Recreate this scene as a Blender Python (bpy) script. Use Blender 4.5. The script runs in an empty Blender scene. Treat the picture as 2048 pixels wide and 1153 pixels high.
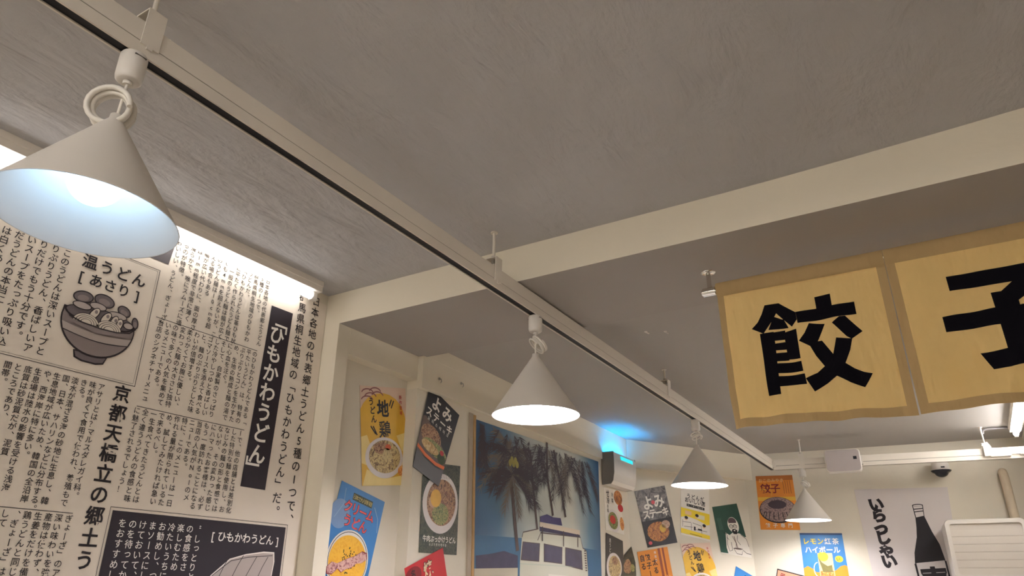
import bpy, math, random
from mathutils import Vector, Matrix, Euler

scene = bpy.context.scene
col = scene.collection

# ------------------------------------------------------------------ camera, world, exposure
CAM_Z = 1.3
cam_data = bpy.data.cameras.new('camera')
cam_data.sensor_width = 36.0
cam_data.lens = 36.0 * 1436.0 / 2048.0
cam_data.clip_start = 0.02
cam = bpy.data.objects.new('camera', cam_data)
col.objects.link(cam)
YAW, PITCH, ROLL = -0.5508, 0.4023, 0.0095
_ca, _sa, _cb, _sb = math.cos(YAW), math.sin(YAW), math.cos(PITCH), math.sin(PITCH)
_f = Vector((_sa * _cb, _ca * _cb, _sb))
_r = Vector((_ca, -_sa, 0.0))
_u = _r.cross(_f)
_r2 = math.cos(ROLL) * _r + math.sin(ROLL) * _u
_u2 = -math.sin(ROLL) * _r + math.cos(ROLL) * _u
_m = Matrix((_r2, _u2, -_f)).transposed().to_4x4()
_m.translation = (0, 0, CAM_Z)
cam.matrix_world = _m
scene.camera = cam

world = bpy.data.worlds.new('world')
world.use_nodes = True
_bg = world.node_tree.nodes['Background']
_bg.inputs[0].default_value = (1.0, 0.9, 0.78, 1)
_bg.inputs[1].default_value = 0.05
scene.world = world

scene.view_settings.view_transform = 'Standard'
scene.view_settings.look = 'None'
scene.view_settings.gamma = 1.0
scene.view_settings.exposure = 1.45
scene.view_settings.use_curve_mapping = False
scene.cycles.use_denoising = True
scene.cycles.max_bounces = 10
scene.cycles.diffuse_bounces = 6

TUBE_POWER = 2.5          # strip light emission
BULB_POWER = 120.0          # pendant bulb emission

# measured outlines, in metres on their own wall planes
D={'jidori': [(0.194, 2.144), (0.506, 2.203), (0.579, 1.759), (0.265, 1.718)], 'cream': [(0.142, 1.725), (0.419, 1.667), (0.381, 1.362), (0.058, 1.355)], 'yomi': [(0.089, 2.233), (0.356, 2.141), (0.201, 1.766), (-0.009, 1.83)], 'gyuniku': [(0.076, 1.865), (0.388, 1.888), (0.383, 1.467), (0.08, 1.464)], 'red': [(-0.022, 1.395), (0.26, 1.494), (0.314, 1.372)], 'p8a': [(2.237, 2.003), (2.549, 2.013), (2.59, 1.705), (2.244, 1.716)], 'p8b': [(2.242, 1.696), (2.55, 1.659), (2.542, 1.421), (2.204, 1.414)], 'p8c': [(2.562, 1.562), (2.723, 1.631), (2.848, 1.428), (2.502, 1.42)], 'yomi2': [(0.088, 2.042), (0.397, 2.108), (0.484, 1.678), (0.186, 1.629)], 'gyoza1': [(0.082, 1.596), (0.379, 1.644), (0.429, 1.433), (0.097, 1.427)], 'oishi': [(0.563, 2.081), (0.865, 2.102), (0.826, 1.7), (0.527, 1.742)], 'jidori2': [(0.513, 1.67), (0.824, 1.691), (0.892, 1.441), (0.535, 1.435)], 'man': [(0.884, 1.97), (1.166, 2.016), (1.273, 1.587), (0.935, 1.614)], 'blue2': [(1.083, 1.519), (1.231, 1.459), (1.033, 1.443)], 'org': [(0.029, 2.246), (0.326, 2.24), (0.33, 1.798), (0.019, 1.809)], 'lemon': [(0.32, 1.775), (0.638, 1.766), (0.633, 1.447), (0.306, 1.448)], 'p17': [(0.112, 1.504), (0.317, 1.448), (0.096, 1.448)], 'ban': [(0.781, 2.099), (1.429, 2.06), (1.33, 1.447), (0.81, 1.447)], 'banchar': [(0.921, 1.979), (0.927, 1.894), (0.925, 1.8), (0.927, 1.728), (0.936, 1.636), (0.941, 1.555)], 'bottle': [(1.173, 1.957), (1.248, 1.961), (1.243, 1.874), (1.273, 1.761), (1.306, 1.67), (1.321, 1.562), (1.317, 1.447), (1.115, 1.447), (1.116, 1.544), (1.126, 1.613), (1.162, 1.723), (1.173, 1.794), (1.179, 1.865)], 'bottle2': [(1.177, 1.865), (1.243, 1.874), (1.119, 1.544), (1.321, 1.562), (1.173, 1.957), (1.248, 1.961), (1.208, 1.968)], 'mugi': [(1.216, 1.447)], 'P_paint': [(0.507, 2.153), (2.166, 2.181), (2.143, 1.413), (0.538, 1.411)], 'P_trunkA': [(0.887, 1.905), (0.912, 1.808), (0.94, 1.664), (0.973, 1.514)], 'P_trunkB': [(1.118, 2.087), (1.152, 1.887), (1.205, 1.642)], 'P_trunkC': [(1.433, 2.138), (1.524, 1.932), (1.586, 1.743)], 'P_trunkD': [(1.339, 2.17), (1.338, 1.965), (1.411, 1.737)], 'P_crowns': [(0.899, 2.017), (0.91, 1.916), (0.879, 2.118), (1.127, 2.125), (1.297, 2.163), (1.467, 2.163), (1.645, 2.123), (1.811, 2.128), (0.55, 2.141)], 'P_horizon': [(0.543, 1.569), (1.019, 1.584), (1.823, 1.578), (2.146, 1.571)], 'P_dark': [(0.548, 1.472), (0.672, 1.484), (0.827, 1.507), (0.977, 1.49), (0.977, 1.428), (0.552, 1.411)], 'P_sand': [(0.538, 1.411), (0.977, 1.428), (0.969, 1.387), (0.532, 1.377)], 'P_van': [(1.003, 1.46), (1.024, 1.589), (1.21, 1.584), (1.249, 1.628), (1.803, 1.638), (1.835, 1.574), (1.893, 1.559), (1.908, 1.438), (1.902, 1.364), (0.978, 1.351)], 'P_hatch': [(1.024, 1.589), (1.036, 1.616), (1.22, 1.648), (1.249, 1.628), (1.21, 1.584)], 'P_w1': [(1.031, 1.567), (1.239, 1.569), (1.228, 1.468), (1.008, 1.468)], 'P_w2': [(1.287, 1.571), (1.535, 1.563), (1.527, 1.466), (1.285, 1.47)], 'P_w3': [(1.574, 1.565), (1.817, 1.557), (1.825, 1.44), (1.569, 1.459)], 'P_rack': [(1.234, 1.687), (1.794, 1.68), (1.793, 1.651), (1.234, 1.661)], 'P_rackb': [(1.234, 1.661), (1.793, 1.656), (1.792, 1.637), (1.234, 1.636)], 'P_lug': [(1.24, 1.688), (1.24, 1.718), (1.33, 1.739), (1.411, 1.728), (1.516, 1.732), (1.536, 1.689)], 'P_legs': [(1.269, 1.664), (1.268, 1.583), (1.552, 1.658), (1.548, 1.568), (1.762, 1.654), (1.757, 1.575)], 'P_plate': [(1.342, 1.406), (1.742, 1.398), (1.74, 1.362), (1.341, 1.364)], 'YN': 2.351, 'flange': [-0.625, 2.351, 2.358], 'noren': [(-0.603, 2.293), (-0.072, 2.288), (0.301, 2.296), (-0.592, 1.797), (-0.067, 1.783), (-0.06, 1.788), (0.186, 1.785), (-0.585, 2.244), (-0.082, 2.236), (-0.094, 2.236), (-0.048, 2.229)], 'poleend': (-0.632, 2.284), 'gyo': [[(-0.499, 2.121), (-0.477, 2.141), (-0.461, 2.166), (-0.448, 2.196), (-0.403, 2.196), (-0.355, 2.155), (-0.354, 2.129), (-0.372, 2.107), (-0.391, 2.131), (-0.415, 2.162), (-0.431, 2.137), (-0.463, 2.098)], [(-0.431, 2.139), (-0.395, 2.138), (-0.383, 2.105), (-0.446, 2.108)], [(-0.424, 2.151), (-0.399, 2.138), (-0.431, 2.139)], [(-0.475, 2.099), (-0.431, 2.1), (-0.431, 1.886), (-0.47, 1.886)], [(-0.435, 2.098), (-0.395, 2.099), (-0.398, 2.067), (-0.435, 2.069)], [(-0.434, 2.059), (-0.397, 2.059), (-0.398, 2.033), (-0.435, 2.035)], [(-0.434, 2.025), (-0.396, 2.024), (-0.395, 1.996), (-0.434, 1.996)], [(-0.435, 1.989), (-0.359, 1.988), (-0.357, 1.954), (-0.432, 1.955)], [(-0.433, 1.945), (-0.354, 1.945), (-0.352, 1.911), (-0.431, 1.911)], [(-0.4, 2.092), (-0.36, 2.097), (-0.36, 1.997), (-0.398, 1.999)], [(-0.355, 2.156), (-0.296, 2.156), (-0.178, 2.158), (-0.178, 2.117), (-0.353, 2.116)], [(-0.291, 2.195), (-0.243, 2.197), (-0.243, 2.144), (-0.291, 2.142)], [(-0.32, 2.111), (-0.274, 2.101), (-0.287, 2.076), (-0.302, 2.046), (-0.326, 2.032), (-0.357, 2.055), (-0.337, 2.079)], [(-0.252, 2.1), (-0.228, 2.116), (-0.211, 2.116), (-0.17, 2.058), (-0.204, 2.04), (-0.217, 2.05)], [(-0.248, 2.051), (-0.203, 2.041), (-0.214, 2.007), (-0.235, 1.965), (-0.264, 1.928), (-0.293, 1.908), (-0.334, 1.886), (-0.353, 1.929), (-0.317, 1.943), (-0.294, 1.963), (-0.265, 2.001)], [(-0.302, 2.046), (-0.29, 2.047), (-0.265, 2.001), (-0.234, 1.966), (-0.212, 1.947), (-0.189, 1.934), (-0.165, 1.924), (-0.193, 1.885), (-0.229, 1.903), (-0.267, 1.93), (-0.294, 1.963), (-0.313, 1.997), (-0.326, 2.032)]], 'ko': [[(0.08, 2.182), (0.164, 2.184), (0.276, 2.184), (0.31, 2.186), (0.308, 2.147), (0.265, 2.094), (0.232, 2.074), (0.203, 2.11), (0.236, 2.136), (0.154, 2.136), (0.081, 2.135)], [(0.179, 2.111), (0.24, 2.112), (0.23, 2.019), (0.224, 1.974), (0.218, 1.929), (0.217, 1.893), (0.179, 1.886), (0.139, 1.886), (0.117, 1.935), (0.183, 1.939), (0.182, 1.995), (0.18, 2.06)], [(0.047, 2.06), (0.141, 2.062), (0.34, 2.069), (0.336, 2.028), (0.185, 2.011), (0.048, 2.012)], [(0.24, 2.112), (0.241, 2.011), (0.25, 1.924), (0.228, 1.895), (0.21, 1.891), (0.183, 1.939), (0.182, 2.008)]]}


# ------------------------------------------------------------------ helpers
def lin(c):
    c = c / 255.0
    return c / 12.92 if c <= 0.04045 else ((c + 0.055) / 1.055) ** 2.4

def rgb(r, g, b):
    return (lin(r), lin(g), lin(b), 1.0)

MATS = {}
def mat(name, color, rough=0.6, metal=0.0, bump=0.0, bscale=60.0, vary=0.0, vscale=8.0, emit=None, power=0.0, spec=0.4):
    if name in MATS:
        return MATS[name]
    m = bpy.data.materials.new(name)
    m.use_nodes = True
    nt = m.node_tree
    b = nt.nodes['Principled BSDF']
    b.inputs['Base Color'].default_value = color
    b.inputs['Roughness'].default_value = rough
    b.inputs['Metallic'].default_value = metal
    b.inputs['Specular IOR Level'].default_value = spec
    tc = nt.nodes.new('ShaderNodeTexCoord')
    if vary > 0:
        n = nt.nodes.new('ShaderNodeTexNoise')
        n.inputs['Scale'].default_value = vscale
        n.inputs['Detail'].default_value = 6
        mx = nt.nodes.new('ShaderNodeMix')
        mx.data_type = 'RGBA'
        mx.blend_type = 'MIX'
        mx.inputs[6].default_value = tuple(c * (1 - vary) for c in color[:3]) + (1,)
        mx.inputs[7].default_value = tuple(min(1, c * (1 + vary)) for c in color[:3]) + (1,)
        nt.links.new(tc.outputs['Object'], n.inputs['Vector'])
        nt.links.new(n.outputs['Fac'], mx.inputs[0])
        nt.links.new(mx.outputs[2], b.inputs['Base Color'])
    if bump > 0:
        n2 = nt.nodes.new('ShaderNodeTexNoise')
        n2.inputs['Scale'].default_value = bscale
        n2.inputs['Detail'].default_value = 5
        bp = nt.nodes.new('ShaderNodeBump')
        bp.inputs['Strength'].default_value = bump
        bp.inputs['Distance'].default_value = 0.01
        nt.links.new(tc.outputs['Object'], n2.inputs['Vector'])
        nt.links.new(n2.outputs['Fac'], bp.inputs['Height'])
        nt.links.new(bp.outputs['Normal'], b.inputs['Normal'])
    if emit is not None:
        b.inputs['Emission Color'].default_value = emit
        b.inputs['Emission Strength'].default_value = power
    MATS[name] = m
    return m

def food(name, colors, scale=45.0, contrast=True):
    """printed food photograph: broken patches of a few colours"""
    if name in MATS:
        return MATS[name]
    m = bpy.data.materials.new(name)
    m.use_nodes = True
    nt = m.node_tree
    b = nt.nodes['Principled BSDF']
    b.inputs['Roughness'].default_value = 0.45
    tc = nt.nodes.new('ShaderNodeTexCoord')
    n = nt.nodes.new('ShaderNodeTexNoise')
    n.inputs['Scale'].default_value = scale
    n.inputs['Detail'].default_value = 4
    n.inputs['Distortion'].default_value = 1.2
    cr = nt.nodes.new('ShaderNodeValToRGB')
    e = cr.color_ramp.elements
    lo, hi = 0.32, 0.68
    k = len(colors)
    e[0].position, e[0].color = lo, colors[0]
    e[1].position, e[1].color = hi, colors[-1]
    for i in range(1, k - 1):
        x = e.new(lo + (hi - lo) * i / (k - 1))
        x.color = colors[i]
    nt.links.new(tc.outputs['Object'], n.inputs['Vector'])
    nt.links.new(n.outputs['Fac'], cr.inputs['Fac'])
    nt.links.new(cr.outputs['Color'], b.inputs['Base Color'])
    MATS[name] = m
    return m

def plaster(name, color, strength, scale, stain=0.06):
    m = bpy.data.materials.new(name)
    m.use_nodes = True
    nt = m.node_tree
    b = nt.nodes['Principled BSDF']
    b.inputs['Roughness'].default_value = 0.85
    b.inputs['Specular IOR Level'].default_value = 0.2
    tc = nt.nodes.new('ShaderNodeTexCoord')
    mp = nt.nodes.new('ShaderNodeMapping')
    mp.inputs['Rotation'].default_value = (0, 0, 0.5)
    mp.inputs['Scale'].default_value = (1.0, 0.45, 1.0)
    nt.links.new(tc.outputs['Object'], mp.inputs['Vector'])
    n1 = nt.nodes.new('ShaderNodeTexNoise')
    n1.inputs['Scale'].default_value = scale
    n1.inputs['Detail'].default_value = 7
    n1.inputs['Roughness'].default_value = 0.55
    n1.inputs['Distortion'].default_value = 0.35
    n2 = nt.nodes.new('ShaderNodeTexNoise')
    n2.inputs['Scale'].default_value = scale * 0.22
    n2.inputs['Detail'].default_value = 3
    add = nt.nodes.new('ShaderNodeMath')
    add.operation = 'MULTIPLY_ADD'
    add.inputs[1].default_value = 2.2
    nt.links.new(mp.outputs['Vector'], n1.inputs['Vector'])
    nt.links.new(tc.outputs['Object'], n2.inputs['Vector'])
    nt.links.new(n2.outputs['Fac'], add.inputs[0])
    nt.links.new(n1.outputs['Fac'], add.inputs[2])
    bp = nt.nodes.new('ShaderNodeBump')
    bp.inputs['Strength'].default_value = strength
    bp.inputs['Distance'].default_value = 0.03
    nt.links.new(add.outputs[0], bp.inputs['Height'])
    nt.links.new(bp.outputs['Normal'], b.inputs['Normal'])
    n3 = nt.nodes.new('ShaderNodeTexNoise')
    n3.inputs['Scale'].default_value = 1.7
    n3.inputs['Detail'].default_value = 4
    mx = nt.nodes.new('ShaderNodeMix')
    mx.data_type = 'RGBA'
    mx.inputs[6].default_value = tuple(c * (1 - stain) for c in color[:3]) + (1,)
    mx.inputs[7].default_value = tuple(min(1, c * (1 + stain)) for c in color[:3]) + (1,)
    nt.links.new(tc.outputs['Object'], n3.inputs['Vector'])
    nt.links.new(n3.outputs['Fac'], mx.inputs[0])
    nt.links.new(mx.outputs[2], b.inputs['Base Color'])
    return m

class MB:
    """collects shapes, builds one mesh object"""
    def __init__(self):
        self.v, self.f, self.mi, self.sm, self.mats = [], [], [], [], []
    def m(self, material):
        if material not in self.mats:
            self.mats.append(material)
        return self.mats.index(material)
    def add(self, verts, faces, material, smooth=False):
        o = len(self.v)
        k = self.m(material)
        self.v += [tuple(p) for p in verts]
        for f in faces:
            self.f.append(tuple(i + o for i in f))
            self.mi.append(k)
            self.sm.append(smooth)
        return self
    def box(self, lo, hi, material, M=None):
        x0, y0, z0 = lo
        x1, y1, z1 = hi
        vs = [Vector(p) for p in ((x0, y0, z0), (x1, y0, z0), (x1, y1, z0), (x0, y1, z0), (x0, y0, z1), (x1, y0, z1), (x1, y1, z1), (x0, y1, z1))]
        if M is not None:
            vs = [M @ p for p in vs]
        fs = [(0, 3, 2, 1), (4, 5, 6, 7), (0, 1, 5, 4), (1, 2, 6, 5), (2, 3, 7, 6), (3, 0, 4, 7)]
        return self.add(vs, fs, material)
    def prism(self, poly, axis_vec, material, M=None):
        """poly: list of 3D points, extruded along axis_vec"""
        n = len(poly)
        a = [Vector(p) for p in poly]
        b = [p + Vector(axis_vec) for p in a]
        vs = a + b
        if M is not None:
            vs = [M @ p for p in vs]
        fs = [tuple(range(n - 1, -1, -1)), tuple(range(n, 2 * n))]
        fs += [(i, (i + 1) % n, n + (i + 1) % n, n + i) for i in range(n)]
        return self.add(vs, fs, material)
    def lathe(self, prof, material, seg=48, M=None, smooth=True, cap=False):
        """prof: (r, z) list around z"""
        vs, fs = [], []
        for r, z in prof:
            for k in range(seg):
                a = 2 * math.pi * k / seg
                p = Vector((r * math.cos(a), r * math.sin(a), z))
                vs.append(M @ p if M is not None else p)
        for i in range(len(prof) - 1):
            for k in range(seg):
                k2 = (k + 1) % seg
                fs.append((i * seg + k, i * seg + k2, (i + 1) * seg + k2, (i + 1) * seg + k))
        self.add(vs, fs, material, smooth)
        if cap:
            for i in (0, len(prof) - 1):
                self.add(vs[i * seg:(i + 1) * seg], [tuple(range(seg))], material)
        return self
    def tube(self, pts, r, material, seg=10, cap=True):
        pts = [Vector(p) for p in pts]
        n = len(pts)
        t = [(pts[min(i + 1, n - 1)] - pts[max(i - 1, 0)]).normalized() for i in range(n)]
        ref = Vector((0, 0, 1)) if abs(t[0].z) < 0.9 else Vector((1, 0, 0))
        u = t[0].cross(ref).normalized()
        vs, fs = [], []
        for i in range(n):
            u = (u - t[i] * u.dot(t[i])).normalized()
            w = t[i].cross(u)
            for k in range(seg):
                a = 2 * math.pi * k / seg
                vs.append(pts[i] + u * (r * math.cos(a)) + w * (r * math.sin(a)))
        for i in range(n - 1):
            for k in range(seg):
                k2 = (k + 1) % seg
                fs.append((i * seg + k, i * seg + k2, (i + 1) * seg + k2, (i + 1) * seg + k))
        self.add(vs, fs, material, True)
        if cap:
            self.add(vs[:seg], [tuple(range(seg))], material)
            self.add(vs[-seg:], [tuple(range(seg))], material)
        return self
    def build(self, name, parent=None, loc=None, bevel=0.0, matrix=None):
        me = bpy.data.meshes.new(name)
        me.from_pydata(self.v, [], self.f)
        for m in self.mats:
            me.materials.append(m)
        me.polygons.foreach_set('material_index', self.mi)
        me.polygons.foreach_set('use_smooth', self.sm)
        me.update()
        o = bpy.data.objects.new(name, me)
        col.objects.link(o)
        if parent is not None:
            o.parent = parent
        if matrix is not None:
            o.matrix_basis = matrix
        elif loc is not None:
            o.location = loc
        if bevel > 0:
            bv = o.modifiers.new('bevel', 'BEVEL')
            bv.width = bevel
            bv.segments = 2
            bv.limit_method = 'ANGLE'
        return o

def tag(o, label, cat, group=None):
    o['label'] = label
    o['category'] = cat
    if group:
        o['group'] = group
    return o

def thing(name, label, cat, loc=(0, 0, 0), rotz=0.0, group=None):
    o = bpy.data.objects.new(name, None)
    o.empty_display_size = 0.05
    col.objects.link(o)
    o.location = loc
    o.rotation_euler = (0, 0, rotz)
    return tag(o, label, cat, group)

def rel(root):
    """children are authored in world space: put them under the root without moving them"""
    bpy.context.view_layer.update()
    for ch in root.children:
        ch.matrix_parent_inverse = root.matrix_world.inverted()

def struct(mb, name):
    o = mb.build(name)
    o['kind'] = 'structure'
    return o

# ------------------------------------------------------------------ lettering: one outline per character, cached
_GL = {}
def glyph(ch, off=0.0):
    key = (ch, off)
    if key not in _GL:
        cu = bpy.data.curves.new('g', 'FONT')
        cu.body = ch
        cu.size = 1.0
        cu.resolution_u = 3
        cu.offset = off
        o = bpy.data.objects.new('g', cu)
        col.objects.link(o)
        ev = o.evaluated_get(bpy.context.evaluated_depsgraph_get())
        me = ev.to_mesh()
        _GL[key] = ([(v.co.x, v.co.y) for v in me.vertices], [tuple(p.vertices) for p in me.polygons])
        ev.to_mesh_clear()
        bpy.data.objects.remove(o)
        bpy.data.curves.remove(cu)
    return _GL[key]

class Sheet:
    """a flat printed sheet; coordinates (u right, v up) in metres on a wall plane, printing in thin layers"""
    def __init__(self, P, d, warp=None):
        self.P, self.d = Vector(P), Vector(d).normalized()
        self.n = self.d.cross(Vector((0, 0, 1)))
        self.mb = MB()
        self.warp = warp or (lambda u, v: (u, v))
        self.step = 0.0004
        self.pts = []
    def put(self, pts, faces, material, layer, raw=False):
        q = []
        for p in pts:
            a, b = p if raw else self.warp(*p)
            q.append((a, b, layer * self.step))
        self.mb.add(q, faces, material)
    def poly(self, pts, material, layer=1):
        self.put(pts, [tuple(range(len(pts)))], material, layer)
    def rect(self, u0, v0, u1, v1, material, layer=1):
        self.poly([(u0, v0), (u1, v0), (u1, v1), (u0, v1)], material, layer)
    def frame(self, u0, v0, u1, v1, w, material, layer=1):
        for a in ((u0, v0, u1, v0 + w), (u0, v1 - w, u1, v1), (u0, v0, u0 + w, v1), (u1 - w, v0, u1, v1)):
            self.rect(*a, material, layer)
    def ell(self, u, v, ru, rv, material, layer=1, a0=0.0, a1=360.0, n=40, rot=0.0):
        c, s = math.cos(math.radians(rot)), math.sin(math.radians(rot))
        pts = []
        for k in range(n):
            a = math.radians(a0 + (a1 - a0) * k / (n if a1 - a0 >= 360 else n - 1))
            x, y = ru * math.cos(a), rv * math.sin(a)
            pts.append((u + c * x - s * y, v + s * x + c * y))
        self.poly(pts, material, layer)
    def ring(self, u, v, ru, rv, w, material, layer=1, a0=0.0, a1=360.0, n=40):
        pts = []
        for k in range(n + 1):
            a = math.radians(a0 + (a1 - a0) * k / n)
            pts.append((u + ru * math.cos(a), v + rv * math.sin(a)))
        self.line(pts, w, material, layer)
    def line(self, pts, w, material, layer=1, taper=False):
        n = len(pts)
        L, R = [], []
        for i in range(n):
            a, b = pts[max(i - 1, 0)], pts[min(i + 1, n - 1)]
            dx, dy = b[0] - a[0], b[1] - a[1]
            l = math.hypot(dx, dy) or 1.0
            ww = w * (1 - i / n) if taper else w
            nx, ny = -dy / l * ww / 2, dx / l * ww / 2
            L.append((pts[i][0] + nx, pts[i][1] + ny))
            R.append((pts[i][0] - nx, pts[i][1] - ny))
        vs = L + R
        self.put(vs, [(i, i + 1, n + i + 1, n + i) for i in range(n - 1)], material, layer)
    def char(self, ch, u, v, size, material, layer=2, off=0.0, ang=0.0, sx=1.0, vertical=False, sy=1.0):
        if ch in ' \u3000':
            return
        vs, fs = glyph(ch, off)
        if not vs:
            return
        cx = 0.5
        if ord(ch) < 0x2000:
            xs = [p[0] for p in vs]
            cx = (min(xs) + max(xs)) / 2
        cy = 0.38
        q = [(x - cx, y - cy) for x, y in vs]
        if vertical:
            if ch in 'ー〜―':
                q = [(-y, -x) for x, y in q]
            elif ch in '「」（）［］[]“”『』':
                q = [(y, -x) for x, y in q]
            elif ch in '、。':
                q = [(x + 0.58, y + 0.55) for x, y in q]
            elif ch in 'っゃゅょァィゥェォッャュョ':
                q = [(x + 0.1, y + 0.1) for x, y in q]
        c, s = math.cos(ang), math.sin(ang)
        q = [(x * size * sx, y * size * sy) for x, y in q]
        self.put([(u + c * x - s * y, v + s * x + c * y) for x, y in q], fs, material, layer)
    def vtext(self, text, u, vtop, pitch, size, material, layer=2, off=0.0, ang=0.0, slant=0.0, sx=1.0):
        for i, ch in enumerate(text):
            self.char(ch, u + slant * i, vtop - pitch * i, size, material, layer, off, ang, sx, True)
    def htext(self, text, u, v, pitch, size, material, layer=2, off=0.0, ang=0.0, sx=1.0, sy=1.0):
        for i, ch in enumerate(text):
            self.char(ch, u + pitch * i * math.cos(ang), v + pitch * i * math.sin(ang), size, material, layer, off, ang, sx, False, sy)
    def slab(self, corners, material, thick=0.0008):
        """the paper itself: corners TL TR BR BL in plane coordinates"""
        a = [(p[0], p[1], 0.0) for p in corners]
        b = [(p[0], p[1], -thick) for p in corners]
        self.mb.add(a + b, [(3, 2, 1, 0), (4, 5, 6, 7), (0, 1, 5, 4), (1, 2, 6, 5), (2, 3, 7, 6), (3, 0, 4, 7)], material)
    def build(self, name, base=0.003, parent=None, center=None):
        us = [p[0] for p in self.mb.v]
        vs = [p[1] for p in self.mb.v]
        c = center or ((min(us) + max(us)) / 2, (min(vs) + max(vs)) / 2)
        self.mb.v = [(p[0] - c[0], p[1] - c[1], p[2]) for p in self.mb.v]
        M = Matrix((self.d, Vector((0, 0, 1)), self.n)).transposed().to_4x4()
        M.translation = self.P + self.d * c[0] + Vector((0, 0, 1)) * c[1] + self.n * base
        o = self.mb.build(name, parent, matrix=M)
        return o

def bilinear(TL, TR, BR, BL):
    """unit poster coordinates (s right, t DOWN from the top edge) to plane coordinates"""
    def w(s, t):
        x = (1 - s) * (1 - t) * TL[0] + s * (1 - t) * TR[0] + s * t * BR[0] + (1 - s) * t * BL[0]
        y = (1 - s) * (1 - t) * TL[1] + s * (1 - t) * TR[1] + s * t * BR[1] + (1 - s) * t * BL[1]
        return (x, y)
    return w

class Poster(Sheet):
    """sheet with unit coordinates: s right 0..1, t up 0..1 measured from the bottom is 1 - t; here t runs DOWN"""
    def __init__(self, plane, corners, paper, layer0=None):
        super().__init__(plane[0], plane[1])
        self.c = corners
        TL, TR, BR, BL = corners
        self.W = (math.dist(TL, TR) + math.dist(BL, BR)) / 2
        self.H = (math.dist(TL, BL) + math.dist(TR, BR)) / 2
        bl = bilinear(*corners)
        W, H = self.W, self.H
        self.warp = lambda u, v: bl(u / W, -v / H)       # u in metres from left, v in metres, 0 at top, negative down
        self.slab(corners, paper)
    def S(self, s, t):
        return (s * self.W, -t * self.H)
    def pp(self, pts, material, layer=1):
        self.poly([self.S(*p) for p in pts], material, layer)
    def pr(self, s0, t0, s1, t1, material, layer=1):
        self.pp([(s0, t0), (s1, t0), (s1, t1), (s0, t1)], material, layer)
    def pe(self, s, t, rs, rt, material, layer=1, **k):
        u, v = self.S(s, t)
        self.ell(u, v, rs * self.W, rt * self.H, material, layer, **k)
    def pring(self, s, t, rs, rt, w, material, layer=1, **k):
        u, v = self.S(s, t)
        self.ring(u, v, rs * self.W, rt * self.H, w * self.W, material, layer, **k)
    def pl(self, pts, w, material, layer=2):
        self.line([self.S(*p) for p in pts], w * self.W, material, layer)
    def pv(self, text, s, t, pitch, size, material, layer=3, **k):
        u, v = self.S(s, t)
        self.vtext(text, u, v, pitch * self.H, size * self.H, material, layer, **k)
    def ph(self, text, s, t, pitch, size, material, layer=3, **k):
        u, v = self.S(s, t)
        self.htext(text, u, v, pitch * self.W, size * self.H, material, layer, **k)
    def done(self, name, label, cat='poster', group='food posters on the walls', base=0.003):
        return tag(self.build(name, base), label, cat, group)

# ------------------------------------------------------------------ materials
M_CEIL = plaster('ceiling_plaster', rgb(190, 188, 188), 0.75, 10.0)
M_SOFFIT = plaster('soffit_shaded_paint', rgb(170, 164, 158), 0.12, 6.0, 0.04)  # ceiling paint darkened, shade under the lintel put into the colour
M_CEIL2 = plaster('rear_ceiling_shaded_paint', rgb(173, 168, 162), 0.15, 6.0, 0.05)  # darker than the front ceiling: rear shade is mixed into the paint
M_WALL = plaster('wall_paint', rgb(219, 211, 195), 0.12, 7.0, 0.04)
M_BEAM = plaster('beam_paint', rgb(227, 218, 199), 0.10, 7.0, 0.03)
M_FLOOR = mat('floor_tile', rgb(186, 178, 170), 0.5, vary=0.15)
M_NEWS = mat('aged_newsprint', rgb(231, 220, 206), 0.8, vary=0.09, vscale=5.0)
M_INK = mat('black_ink', rgb(38, 32, 36), 0.7)
M_INK2 = mat('dark_ink', rgb(58, 50, 48), 0.75)
M_BOX = mat('black_print', rgb(44, 36, 44), 0.7)
M_WHITE = mat('white_print', rgb(236, 230, 222), 0.7)
M_METAL = mat('white_painted_metal', rgb(222, 214, 202), 0.45, bump=0.03, bscale=300)
M_SHADE = mat('cream_lamp_shade', rgb(216, 209, 200), 0.5, bump=0.02, bscale=200)
M_INNER = mat('white_shade_lining', rgb(240, 240, 242), 0.6)
M_CORD = mat('white_cord', rgb(226, 220, 210), 0.5)
M_SLOT = mat('black_track_slot', rgb(18, 18, 24), 0.5)
M_GROOVE = mat('grey_joint_line', rgb(96, 88, 82), 0.6)
M_STEEL = mat('galvanised_steel', rgb(170, 165, 155), 0.35, metal=0.8, vary=0.1, vscale=30)
M_CHROME = mat('chrome', rgb(225, 222, 215), 0.12, metal=1.0)
M_PLASTIC = mat('white_plastic', rgb(222, 216, 208), 0.4)
M_PLASTIC2 = mat('off_white_plastic', rgb(212, 204, 194), 0.45)
M_GREY = mat('grey_plastic', rgb(158, 150, 140), 0.5)
M_DARK = mat('dark_plastic', rgb(40, 40, 48), 0.25)
M_WOODDK = mat('dark_wood', rgb(62, 48, 40), 0.5, vary=0.2, vscale=20)
M_TUBE = mat('lit_tube', (1, 1, 1, 1), 0.5, emit=(1.0, 0.985, 0.975, 1), power=TUBE_POWER)
M_TUBE_FILL = mat('lit_fill_tube', (1, 1, 1, 1), 0.5, emit=(1.0, 0.99, 0.99, 1), power=TUBE_POWER * 7.6)  # for the unseen fill strips added behind the viewer
M_TUBE_R = mat('lit_cool_tube', (1, 1, 1, 1), 0.5, emit=(0.97, 0.97, 1.0, 1), power=TUBE_POWER * 7.6)
M_CYAN = mat('cyan_lamp', (0.05, 0.6, 0.8, 1), 0.4, emit=(0.0, 0.36, 1.0, 1), power=30.0)

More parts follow.
